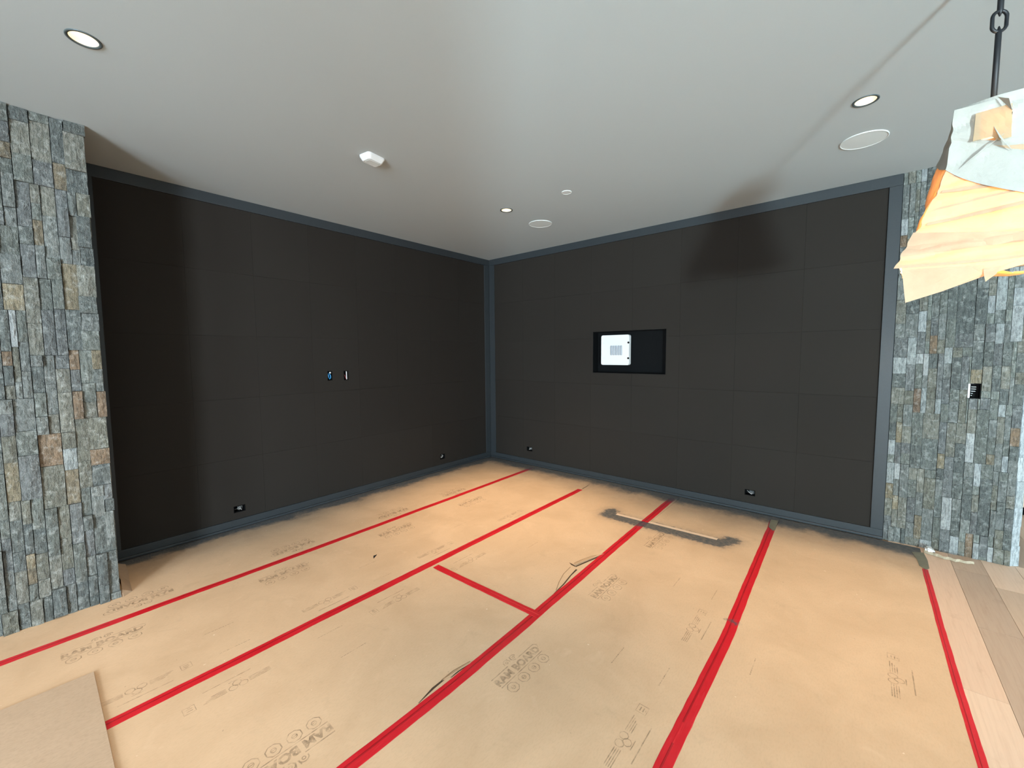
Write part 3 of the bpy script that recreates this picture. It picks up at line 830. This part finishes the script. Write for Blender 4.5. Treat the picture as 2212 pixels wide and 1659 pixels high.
# lifted flaps along the tear
def flap(parent, pts, h):
    v = [(x, y, ZS + 0.0006 + z) for (x, y), z in zip(pts, h)]
    me = mesh('lifted_flap', v, [tuple(range(len(v)))]); 
    if me.polygons[0].normal.z < 0: me.flip_normals()
    o = new_obj('lifted_flap', me, M['board'], parent)
    md = o.modifiers.new('thickness', 'SOLIDIFY'); md.thickness = 0.0012; md.offset = 1
flap(b2, [(-2.066, -2.820), (-1.76, -2.897), (-1.80, -2.868), (-2.04, -2.79)], [0.010, 0.002, 0.0, 0.0])
flap(b2b, [(-3.445, -2.908), (-3.27, -2.925), (-3.28, -2.910), (-3.42, -2.894)], [0.008, 0.002, 0.0, 0.0])
patch('debris_chip', 'small black chip on the second board from the switch wall', 'chip', [(-2.985, -1.525), (-2.935, -1.490), (-2.965, -1.488)], ZS + 0.0002, 0.004, M['chip'])

# torn board turned up against the stone end near the viewer
def corner_flap():
    v = [(-4.352, -0.690, 0.004), (-4.30, -0.640, 0.004), (-4.292, -0.45, 0.004), (-4.278, -0.30, 0.004), (-4.272, -0.10, 0.004),
         (-4.352, -0.66, 0.045), (-4.340, -0.50, 0.052), (-4.345, -0.33, 0.040), (-4.350, -0.12, 0.050)]
    f = [(0, 1, 5), (1, 2, 6, 5), (2, 3, 7, 6), (3, 4, 8, 7)]
    o = new_obj('torn_cardboard_flap', mesh('torn_cardboard_flap', v, f), M['overlay'], label='torn cardboard flap turned up at the foot of the stone wall', cat='cardboard')
    md = o.modifiers.new('thickness', 'SOLIDIFY'); md.thickness = 0.002
corner_flap()
# torn masking paper along the foot of the far stone wall
def torn_strip():
    bm = bmesh.new(); P = []
    n = 26
    for i in range(n + 1):
        t = i/n; y = -4.865 - 0.27*t; x = -0.085 - 0.055*math.sin(t*2.6) + 0.012*noise.noise((t*9, 1, 2)); w = 0.012 + 0.012*(1-t) + 0.006*noise.noise((t*14, 5, 2))
        z = 0.006 + 0.012*abs(noise.noise((t*5, 3, 8)))
        P.append([bm.verts.new((x - w, y, 0.003)), bm.verts.new((x, y, z + 0.010)), bm.verts.new((x + w, y, 0.004))])
    for a, b in zip(P, P[1:]):
        for k in range(2): bm.faces.new((a[k], a[k+1], b[k+1], b[k]))
    o = new_obj('torn_paper_strip', from_bm('torn_paper_strip', bm), M['masking'], label='curled strip of torn masking paper along the foot of the stone', cat='paper')
    o.modifiers.new('thickness', 'SOLIDIFY').thickness = 0.0015
    bm = bmesh.new(); add_box(bm, -0.10, -0.035, -4.925, -4.872, 0.003, 0.040)
    bmesh.ops.bevel(bm, geom=bm.edges[:], offset=0.012, segments=2, affect='EDGES')
    for v in bm.verts: v.co += 0.012 * Vector((noise.noise(v.co*40), noise.noise(v.co*40 + Vector((9,0,0))), 0.6*abs(noise.noise(v.co*40 + Vector((0,9,0))))))
    new_obj('crumpled_tape_wad', from_bm('crumpled_tape_wad', bm), M['white_plastic'], label='crumpled white tape wad at the foot of the stone', cat='tape')
torn_strip()

# ------------------------------------------------------------------ fittings in the walls
def wire(name, pts, r, mat, parent):
    bm = bmesh.new(); P = []
    V = [Vector(p) for p in pts]
    for i in range(len(V)-1):
        p0, p1, p2, p3 = V[max(0,i-1)], V[i], V[i+1], V[min(len(V)-1, i+2)]
        for k in range(5):
            t = k/5; P.append(0.5*((2*p1) + (p2-p0)*t + (2*p0-5*p1+4*p2-p3)*t*t + (3*p1-p0-3*p2+p3)*t**3))
    P.append(V[-1]); tube(bm, P, r, 6)
    return new_obj(name, from_bm(name, bm, True), mat, parent)
def open_box(name, w, h, d, mat, parent, t=0.002):
    """box open towards local -Y (front at y=0), centred in x/z"""
    bm = bmesh.new()
    add_box(bm, -w/2, w/2, d - t, d, -h/2, h/2)
    add_box(bm, -w/2, -w/2 + t, 0, d, -h/2, h/2); add_box(bm, w/2 - t, w/2, 0, d, -h/2, h/2)
    add_box(bm, -w/2, w/2, 0, d, -h/2, -h/2 + t); add_box(bm, -w/2, w/2, 0, d, h/2 - t, h/2)
    return new_obj(name, from_bm(name, bm), mat, parent)
def outlet(loc, rz, w, h, seed, label):
    e = empty('outlet_box', loc, label, 'outlet', 'rough outlet boxes low in the dark walls', rz)
    open_box('metal_box', w - 0.006, h - 0.006, 0.07, M['black'], e)
    r = random.Random(seed)
    bm = bmesh.new(); add_box(bm, -w*0.10, w*0.36, 0.030, 0.040, -h*0.30, h*0.30)
    bmesh.ops.bevel(bm, geom=bm.edges[:], offset=0.004, segments=2, affect='EDGES')
    new_obj('receptacle', from_bm('receptacle', bm), M['box_steel'], e)
    for i in range(3):
        z0 = r.uniform(-.3, .3)*h
        wire('wire', [(r.uniform(-.3, .3)*w, 0.06, z0), (r.uniform(-.4, .1)*w, 0.02, r.uniform(-.3, .3)*h), (r.uniform(-.1, .3)*w, 0.010, r.uniform(-.28, .28)*h), (r.uniform(-.35, .35)*w, 0.03, r.uniform(-.3, .3)*h)], 0.0028, M['wire_grey'] if i < 2 else M['steel'], e)
    return e
def cL(b): return ((b[0]+b[1])/2, 0.010, (b[2]+b[3])/2)
def cR(b): return (0.010, (b[0]+b[1])/2, (b[2]+b[3])/2)
outlet(cL(L_OUT[0]), 0, L_OUT[0][1]-L_OUT[0][0], 0.062, 1, 'open outlet box low in the switch wall near the stone edge')
outlet(cL(L_OUT[1]), 0, L_OUT[1][1]-L_OUT[1][0], 0.071, 2, 'open outlet box low in the switch wall near the room corner')
outlet(cR(R_OUT[0]), -math.pi/2, 0.095, 0.059, 3, 'open outlet box low in the niche wall near its stone end')
outlet(cR(R_OUT[1]), -math.pi/2, 0.102, 0.062, 4, 'open outlet box low in the niche wall near the room corner')

def switches():
    b = L_SW[0]; e = empty('switch_box', cL(b), 'open switch box with a bundle of blue wires', 'switch', 'open switch boxes side by side')
    open_box('wall_box', 0.050, 0.098, 0.06, M['black'], e)
    wire('wire', [(0.004, 0.05, 0.035), (-0.014, 0.012, 0.018), (-0.012, 0.006, -0.010), (0.004, 0.03, -0.035)], 0.0055, M['blue_plastic'], e)
    wire('wire', [(0.004, 0.05, 0.030), (0.006, 0.010, 0.012), (0.010, 0.006, -0.018), (0.006, 0.03, -0.038)], 0.0055, M['blue_plastic'], e)
    bm = bmesh.new(); bmesh.ops.create_uvsphere(bm, u_segments=12, v_segments=8, radius=0.0085); bmesh.ops.translate(bm, verts=bm.verts[:], vec=(0.008, 0.010, 0.034))
    for v in bm.verts: v.co.x = 0.008 + (v.co.x - 0.008) * 1.25
    new_obj('wire_cap', from_bm('wire_cap', bm, True), M['white_plastic'], e)
    b = L_SW[1]; e = empty('switch_box', cL(b), 'open switch box with an upright white strip inside', 'switch', 'open switch boxes side by side')
    open_box('wall_box', 0.050, 0.098, 0.06, M['black'], e)
    new_obj('white_strip', box_mesh('white_strip', 0.004, 0.013, 0.004, 0.012, -0.044, 0.046, bevel=0.001, seg=1), M['white_plastic'], e)
    wire('wire', [(-0.018, 0.03, 0.018), (-0.014, 0.008, 0.006), (-0.004, 0.006, -0.022), (0.006, 0.01, -0.042)], 0.003, M['red_plastic'], e)
switches()

def niche():
    y0, y1, z0, z1 = R_NICHE
    w, h, d = y1-y0, z1-z0, 0.13
    bm = bmesh.new(); t = 0.006
    add_box(bm, 0.012 + d - t, 0.012 + d, -w/2, w/2, 0, h)
    for b in ((-w/2, -w/2 + t, 0, h), (w/2 - t, w/2, 0, h), (-w/2, w/2, 0, t), (-w/2, w/2, h - t, h)): add_box(bm, 0.012, 0.012 + d, *b)
    bmesh.ops.translate(bm, verts=bm.verts[:], vec=(0.0, (y0+y1)/2, z0))
    new_obj('niche_lining', from_bm('niche_lining', bm), M['black'], WALL_R)['label'] = 'wide black recessed niche lining'
    # the white box
    cy, cz = -2.090, 1.656; W, Hh = 0.372, 0.368
    q = empty('recessed_media_box', (0.030, cy, cz), 'white recessed media box with a slotted vent inside the black niche', 'media box')
    bm = bmesh.new(); n = 6; R = 0.022; out = []
    for (sx, sz, a0) in ((1, 1, 0), (-1, 1, math.pi/2), (-1, -1, math.pi), (1, -1, 3*math.pi/2)):
        for k in range(n+1):
            a = a0 + k/n*math.pi/2; out.append((sx*(W/2 - R) + R*math.cos(a), sz*(Hh/2 - R) + R*math.sin(a)))
    f = [bm.verts.new((0.0, u, v)) for u, v in out]; fb = [bm.verts.new((0.05, u, v)) for u, v in out]
    fi = [bm.verts.new((0.0, u*0.955, v*0.955)) for u, v in out]; fd = [bm.verts.new((0.003, u*0.95, v*0.95)) for u, v in out]
    m = len(out)
    for i in range(m):
        j = (i+1) % m
        bm.faces.new((f[i], f[j], fb[j], fb[i])); bm.faces.new((fi[i], fi[j], f[j], f[i])); bm.faces.new((fd[i], fd[j], fi[j], fi[i]))
    bm.faces.new(fd); bm.faces.new(fb[::-1])
    new_obj('cover', from_bm('cover', bm), M['white_plastic'], q)
    mg = simple('vent_grey', (0.30, 0.33, 0.37, 1), 0.6, nscale=40, var=0.1, bump=0)
    for i in range(5):
        u = 0.058 - 0.0325*i - 0.012
        bm = bmesh.new(); tube(bm, [(-0.001, u, -0.062), (-0.002, u, -0.055), (-0.002, u, 0.045), (-0.001, u, 0.052)], 0.0115, 8)
        new_obj('vent_slat', from_bm('vent_slat', bm, True), mg, q)
    for sz in (0.088, -0.100):
        for u, mat in ((-0.176, M['black']), (0.152, M['speaker_mesh'])):
            bm = bmesh.new(); bmesh.ops.create_cone(bm, cap_ends=True, segments=20, radius1=0.0125, radius2=0.0125, depth=0.004)
            bmesh.ops.rotate(bm, verts=bm.verts[:], matrix=Matrix.Rotation(math.pi/2, 3, 'Y')); bmesh.ops.translate(bm, verts=bm.verts[:], vec=(0.0 if mat is M['black'] else 0.0025, u, sz))
            new_obj('screw_boss', from_bm('screw_boss', bm), mat, q)
niche()

def stone_box():
    y0, y1, z0, z1 = R_BOX
    e = empty('stone_wall_box', (0.006, (y0+y1)/2, (z0+z1)/2), 'black wiring box set in the split stone wall', 'wall box', rz=-math.pi/2)
    open_box('wall_box', 0.064, 0.108, 0.05, M['black'], e)
    new_obj('white_edge', box_mesh('white_edge', -0.0335, -0.0215, -0.002, 0.012, -0.055, 0.055, bevel=0.002, seg=1), M['white_plastic'], e)
    for i in range(5):
        l = (0.026, 0.026, 0.024, 0.011, 0.007)[i]
        new_obj('terminal_fin', box_mesh('terminal_fin', -0.016, -0.016 + l, 0.006, 0.010, 0.029 - i*0.0165, 0.0325 - i*0.0165, bevel=0.0008, seg=1), M['steel'] if i > 1 else M['white_plastic'], e)
stone_box()

# ------------------------------------------------------------------ ceiling fittings
def downlight(x, y, label, power):
    e = empty('recessed_downlight', (x, y, H), label, 'downlight', 'recessed downlights in the ceiling')
    bm = bmesh.new(); lathe(bm, [(0.0615, 0.0), (0.0615, -0.003), (0.0595, -0.0045), (0.0500, -0.0035), (DR - 0.001, 0.0)], 40)
    new_obj('trim_ring', from_bm('trim_ring', bm, True), M['light_trim'], e)
    bm = bmesh.new(); lathe(bm, [(DR, 0.0), (DR, 0.012), (0.040, 0.052)], 40)
    new_obj('reflector', from_bm('reflector', bm, True), M['reflector'], e)
    bm = bmesh.new(); lathe(bm, [(0.041, 0.052), (0.030, 0.0535), (0.0, 0.054)], 40)
    new_obj('lens', from_bm('lens', bm, True), M['lens'], e)
    ld = bpy.data.lights.new('downlight_beam', 'SPOT'); ld.energy = power; ld.color = (1.0, 0.74, 0.47); ld.spot_size = math.radians(78); ld.spot_blend = 1.0; ld.shadow_soft_size = 0.035
    o = bpy.data.objects.new('downlight_beam', ld); COL.objects.link(o); o.parent = e; o.location = (0, 0, 0.045)
P_DL = 285
downlight(*DOWN[0], 'recessed downlight above the stone wall nearest the viewer', P_DL * 0.5)
downlight(*DOWN[1], 'recessed downlight between the two ceiling discs near the far corner', P_DL * 1.25)
downlight(*DOWN[2], 'recessed downlight beside the pendant chain', P_DL * 0.8)
downlight(*DOWN[3], 'recessed downlight directly above the viewer', P_DL * 0.35)

def ceiling_disc(name, x, y, r, label, cat, mat, group=None):
    e = empty(name, (x, y, H), label, cat, group)
    bm = bmesh.new(); lathe(bm, [(r, 0.0), (r, -0.004), (r - 0.003, -0.006), (r - 0.006, -0.006), (r - 0.007, -0.0035)], 56)
    new_obj('rim', from_bm('rim', bm, True), M['speaker_mesh'], e)
    bm = bmesh.new(); lathe(bm, [(r - 0.0065, -0.004), (r*0.5, -0.0052), (0.0, -0.0055)], 56)
    new_obj('face', from_bm('face', bm, True), mat, e)
ceiling_disc('ceiling_speaker', -0.910, -1.650, 0.128, 'round flush ceiling speaker near the far corner', 'speaker', M['speaker_mesh'], 'flush ceiling speakers')
ceiling_disc('ceiling_speaker', -0.908, -4.370, 0.130, 'round flush ceiling speaker near the pendant', 'speaker', M['speaker_mesh'], 'flush ceiling speakers')
ceiling_disc('sprinkler_cover', -1.476, -2.356, 0.045, 'small white round sprinkler cover on the ceiling', 'sprinkler', M['white_plastic'])
def smoke():
    e = empty('smoke_alarm', (-2.965, -1.652, H), 'white rounded rectangular alarm box on the ceiling', 'alarm', rz=math.radians(8))
    def rr(w, d, R, z, bm, n=5):
        vs = []
        for sx, sy, a0 in ((1,1,0),(-1,1,math.pi/2),(-1,-1,math.pi),(1,-1,1.5*math.pi)):
            for k in range(n+1):
                a = a0 + k/n*math.pi/2; vs.append(bm.verts.new((sx*(w/2-R)+R*math.cos(a), sy*(d/2-R)+R*math.sin(a), z)))
        return vs
    def loft(levels, name, mat):
        bm = bmesh.new(); L = [rr(w, d, R, z, bm) for w, d, R, z in levels]
        for A, B in zip(L, L[1:]):
            for i in range(len(A)): j = (i+1) % len(A); bm.faces.new((A[i], A[j], B[j], B[i]))
        bm.faces.new(L[-1]); return new_obj(name, from_bm(name, bm), mat, e)
    loft([(0.150, 0.115, 0.022, 0.0), (0.150, 0.115, 0.022, -0.012), (0.118, 0.084, 0.016, -0.040), (0.104, 0.070, 0.013, -0.041), (0.100, 0.066, 0.012, -0.037)], 'housing', M['white_plastic'])
    loft([(0.096, 0.062, 0.012, -0.037), (0.092, 0.058, 0.011, -0.0415)], 'cover_plate', M['speaker_mesh'])
smoke()

# ------------------------------------------------------------------ paper wrapped pendant
def pendant(PEND, label):
    d = Vector((CAM.x - PEND.x, CAM.y - PEND.y, 0)).normalized()          # the open side faces the middle of the room
    e = empty('wrapped_pendant', (PEND.x, PEND.y, 1.80), label, 'pendant lamp', rz=math.atan2(d.y, d.x))
    # local frame: +X towards the room middle, -Y to the viewer's left
    Z0 = 1.80
    def P(u, v, z): return Vector((v, -u, z - Z0))      # u = viewer's left, v = towards viewer
    lev = [(2.515, .020, .020, .02, -.02), (2.500, .088, .098, .090, -.10), (2.40, .092, .135, .093, -.12), (2.30, .100, .158, .100, -.14), (2.20, .128, .178, .125, -.16), (2.09, .160, .200, .160, -.18), (2.00, .192, .222, .185, -.20), (1.93, .214, .236, .200, -.21)]
    def at(s, z):
        """s in 0..4 around: 0..1 front (left->right), 1..2 right side, 2..3 back, 3..4 left side"""
        for a, b in zip(lev, lev[1:]):
            if b[0] <= z <= a[0]:
                t = (a[0]-z)/(a[0]-b[0]); z_, wf, wb, vf, vb = [p + (q-p)*t for p, q in zip(a, b)]; break
        else: z_, wf, wb, vf, vb = lev[-1] if z < lev[-1][0] else lev[0]
        c = [(wf, vf), (-wf, vf), (-wb, vb), (wb, vb), (wf, vf)]
        i = min(3, int(s)); f = s - i
        return (c[i][0] + (c[i+1][0]-c[i][0])*f, c[i][1] + (c[i+1][1]-c[i][1])*f)
    def surf(name, ss, zs, mat, off=0.0, amp=0.007, zfun=None, seed=0.0, thick=0.0008, creases=(), hole=None):
        bm = bmesh.new(); grid = []
        for s in ss:
            col = []
            for k, z in enumerate(zs):
                zz = zfun(s, k/(len(zs)-1)) if zfun else z
                u, v = at(s % 4 if s < 4 else s - 4, max(1.931, zz))
                p = P(u, v, zz)
                nrm = Vector((p.x, p.y, 0)); nrm = nrm.normalized() if nrm.length > 1e-6 else Vector((1, 0, 0))
                # crumples: broad pulls plus ridges
                q = Vector((p.x*7 + seed, p.y*7, p.z*7))
                a = noise.noise(q) * amp + abs(noise.noise(q*2.3 + Vector((3, 1, 7)))) * amp*0.7
                for zc, sl, am in creases: a -= am * math.exp(-((zz - zc - sl*u - 0.012*noise.noise((u*9, zc*7, 1)))/0.013)**2)
                p = p + nrm*(off + a)
                col.append(bm.verts.new(p))
            grid.append(col)
        for A, B in zip(grid, grid[1:]):
            for k in range(len(zs)-1):
                if hole and hole(A[k].co): continue
                bm.faces.new((A[k], B[k], B[k+1], A[k+1]))
        o = new_obj(name, from_bm(name, bm), mat, e)
        md = o.modifiers.new('thickness', 'SOLIDIFY'); md.thickness = thick
        return o
    ring = [i*4/72 for i in range(73)]
    lin = lambda a, b, n: [a + (b-a)*i/n for i in range(n+1)]
    # lower kraft body
    surf('kraft_body', ring, lin(2.36, 1.945, 60), M['kraft'], 0.0, 0.008, creases=((2.185, 0.10, .010), (2.10, -0.06, .010), (2.24, -0.12, .007), (2.03, 0.05, .008)), hole=lambda c: c.x > 0.155 and c.z < 1.975 - Z0)
    for z0, sl, h in ((2.205, -0.030, .010), (2.135, 0.022, .008), (2.085, 0.030, .012), (2.26, -0.05, .007)):   # pleats: doubled paper
        surf('pleat', lin(0.06, 1.1, 30), lin(0, 1, 3), M['kraft'], -0.003, 0.008, lambda s, t, z0=z0, sl=sl, h=h: z0 + sl*s + 0.006*noise.noise((s*3, z0*9, 0)) + (t - 0.5)*h*(1.2 - 0.6*abs(s - 0.5)), 0.0)
    # pale paper cap wrapped over the top; its lower edge runs obliquely down across the front
    def capz(s, t):
        lo = 2.285 - 0.19*max(0.0, min(1.0, s)) if s <= 1 else (2.095 + 0.16*min(1.0, s-1) if s <= 2 else (2.255 + (0.12*(s-2) if s <= 3 else 0.12 - 0.09*(s-3))))
        return 2.514 + (lo - 2.514)*t
    surf('pale_paper_cap', ring, lin(0, 1, 24), M['kraft_pale'], 0.006, 0.007, capz, 4.0, creases=((2.34, 0.45, .007), (2.45, -0.25, .006)), hole=lambda c: c.x > 0.05 and 2.365 - Z0 < c.z < 2.452 - Z0 and abs(c.y - 0.004) < 0.034)
    # thin lit patch where the cap paper is single
    bm = bmesh.new(); g = []
    for i in range(7):
        row = []
        for k in range(6):
            s = 0.28 + 0.46*i/6; z = 2.455 - 0.095*k/5 - (0.018 if i > 3 else 0)*(k/5) 
            u, v = at(s, z); p = P(u, v + 0.019 + 0.002*noise.noise((i*1.3, k*1.7, 2)), z); row.append(bm.verts.new(p))
        g.append(row)
    for A, B in zip(g, g[1:]):
        for k in range(5): bm.faces.new((A[k], B[k], B[k+1], A[k+1]))
    o = new_obj('thin_paper_window', from_bm('thin_paper_window', bm), M['kraft_thin'], e); o.modifiers.new('thickness', 'SOLIDIFY').thickness = 0.0006
    # folded lower skirt with an oblique top edge, hanging over the rim
    def skz(s, t):
        top = 2.062 - 0.075*max(0, min(1, s)) if s <= 1 else 1.987 + 0.01*(s-1)
        bot = 1.932 - 0.012*math.sin(s*3.0)
        return top + (bot-top)*t
    surf('kraft_skirt', lin(0.0, 1.25, 40), lin(0, 1, 24), M['kraft'], 0.010, 0.006, skz, 9.0, creases=((2.00, 0.05, .008), (1.975, -0.06, .008)))
    # hanging triangular flap under the near rim
    pts = [(.200, .206, 1.936), (-.10, .206, 1.928), (-.11, .190, 1.905), (-.02, .192, 1.878), (.09, .198, 1.832), (.184, .206, 1.800)]
    bm = bmesh.new(); bm.faces.new([bm.verts.new(P(*q)) for q in pts]); bmesh.ops.triangulate(bm, faces=bm.faces[:]); bmesh.ops.subdivide_edges(bm, edges=bm.edges[:], cuts=3, use_grid_fill=True)
    for v in bm.verts: v.co.x += 0.008*noise.noise(v.co*14)
    o = new_obj('hanging_flap', from_bm('hanging_flap', bm), M['kraft'], e); o.modifiers.new('thickness', 'SOLIDIFY').thickness = 0.0008
    # torn bottom sheet
    bm = bmesh.new(); g = []
    for i in range(15):
        row = []
        for k in range(11):
            u = -0.215 + 0.40*i/14; v = 0.195 - 0.40*k/10
            z = 1.925 - 0.045*math.exp(-((u + 0.09)/0.07)**2)*(1 - k/14) + 0.012*noise.noise((u*9, v*9, 4))
            if k == 0: v += 0.012*noise.noise((u*30, 2, 9))
            row.append(bm.verts.new(P(u, v, z)))
        g.append(row)
    for i in range(14):
        for k in range(10):
            if 5 <= i <= 6 and k < 1: continue
            bm.faces.new((g[i][k], g[i+1][k], g[i+1][k+1], g[i][k+1]))
    o = new_obj('bottom_paper', from_bm('bottom_paper', bm), M['kraft'], e); o.modifiers.new('thickness', 'SOLIDIFY').thickness = 0.0008
    # torn tongue
    bm = bmesh.new(); T = [(-.005, .205, 1.895), (-.045, .205, 1.900), (-.035, .207, 1.875), (-.012, .207, 1.852), (-.008, .206, 1.872)]
    bm.faces.new([bm.verts.new(P(*q)) for q in T]); o = new_obj('torn_tongue', from_bm('torn_tongue', bm), M['kraft'], e); o.modifiers.new('thickness', 'SOLIDIFY').thickness = 0.0008
    # folds gathered on the cap
    for (a, b, c) in (((-.005, .112, 2.395), (-.050, .112, 2.300), (-.02, .135, 2.345)), ((-.010, .110, 2.49), (-.045, .112, 2.43), (-.035, .135, 2.465)), ((.075, .108, 2.275), (-.03, .115, 2.36), (.02, .128, 2.315))):
        bm = bmesh.new(); A, B, Cc = P(*a), P(*b), P(*c); m1 = (A+B)/2
        v = [bm.verts.new(q) for q in (A, Cc, B, m1)]
        bm.faces.new((v[0], v[1], v[3])); bm.faces.new((v[1], v[2], v[3]))
        o = new_obj('paper_fold', from_bm('paper_fold', bm), M['kraft_pale'], e); o.modifiers.new('thickness', 'SOLIDIFY').thickness = 0.001
    # inner frame edges, seen as dark lines through the paper
    bm = bmesh.new()
    for sg in (1, -1): 
        tube(bm, [P(sg*.078, .076, 2.49), P(sg*.084, .080, 2.30), P(sg*.138, .134, 2.09), P(sg*.196, .180, 1.945)], 0.006, 6)
        tube(bm, [P(sg*.080, -.080, 2.49), P(sg*.12, -.10, 2.30), P(sg*.16, -.14, 2.09), P(sg*.205, -.185, 1.945)], 0.006, 6)
    for z, wf, wb, vf, vb in ((2.49, .078, .080, .076, -.080), (1.945, .196, .205, .180, -.185)):
        tube(bm, [P(wf, vf, z), P(-wf, vf, z), P(-wb, vb, z), P(wb, vb, z)], 0.005, 6, closed=True)
    tube(bm, [P(.112, .106, 2.22), P(.150, .148, 2.09), P(.205, .190, 1.945)], 0.004, 6)
    new_obj('lantern_frame', from_bm('lantern_frame', bm), M['iron'], e)
    for u in (-0.06, 0.06):
        bm = bmesh.new(); lathe(bm, [(0.0, -0.03), (0.018, -0.022), (0.026, 0.0), (0.018, 0.024), (0.010, 0.045), (0.0, 0.05)], 16); bmesh.ops.translate(bm, verts=bm.verts[:], vec=P(u, 0.0, 2.03))
        new_obj('bulb', from_bm('bulb', bm, True), M['bulb'], e)
        ld = bpy.data.lights.new('pendant_glow', 'POINT'); ld.energy = 20; ld.color = (1.0, 0.78, 0.50); ld.shadow_soft_size = 0.03
        lo = bpy.data.objects.new('pendant_glow', ld); COL.objects.link(lo); lo.parent = e; lo.location = P(u - 0.03, 0.07, 1.985)
    # rod, chain link, upper rod, canopy
    bm = bmesh.new(); tube(bm, [P(0, 0, 2.47), P(0, 0, 2.755), P(0, 0, 2.778)], [0.0085, 0.0085, 0.002], 10)
    new_obj('rod', from_bm('rod', bm, True), M['iron'], e)
    bm = bmesh.new(); L = []
    for k in range(32):
        a = k*2*math.pi/32; c, s = math.cos(a), math.sin(a)
        uu = 0.021*c; zz = 2.795 + 0.021*s + (0.014 if s >= 0 else -0.014)
        L.append(P(uu*0.82, uu*0.55, zz))
    tube(bm, L, 0.0058, 8, closed=True)
    new_obj('chain_link', from_bm('chain_link', bm, True), M['iron'], e)
    bm = bmesh.new(); tube(bm, [P(0, 0, 2.812), P(0, 0, 2.832), P(0, 0, H - 0.02)], [0.002, 0.0085, 0.0085], 10)
    new_obj('upper_rod', from_bm('upper_rod', bm, True), M['iron'], e)
    bm = bmesh.new(); lathe(bm, [(0.0, -0.022), (0.05, -0.022), (0.062, -0.016), (0.065, 0.0)], 32); bmesh.ops.translate(bm, verts=bm.verts[:], vec=P(0, 0, H))
    new_obj('canopy', from_bm('canopy', bm, True), M['iron'], e)
pendant(Vector((-2.35, -4.75, 0.0)), 'paper wrapped lit pendant hanging from an iron rod and chain link')

# ------------------------------------------------------------------ glimpse past the stone wall end
def ottoman():
    e = empty('upholstered_ottoman', (1.95, -6.05, 0.0), 'tan upholstered seat glimpsed past the stone wall end', 'ottoman')
    mt = simple('tan_upholstery', (0.55, 0.42, 0.30, 1), 0.8, nscale=80, var=0.1, bump=0.1)
    new_obj('cushion', box_mesh('cushion', -0.42, 0.42, -0.40, 0.40, 0.36, 0.60, bevel=0.09, seg=4), mt, e)
    new_obj('body', box_mesh('body', -0.40, 0.40, -0.38, 0.38, 0.07, 0.37, bevel=0.03, seg=2), mt, e)
    new_obj('plinth', box_mesh('plinth', -0.38, 0.38, -0.36, 0.36, 0.0, 0.07, bevel=0.004, seg=1), M['black'], e)
ottoman()
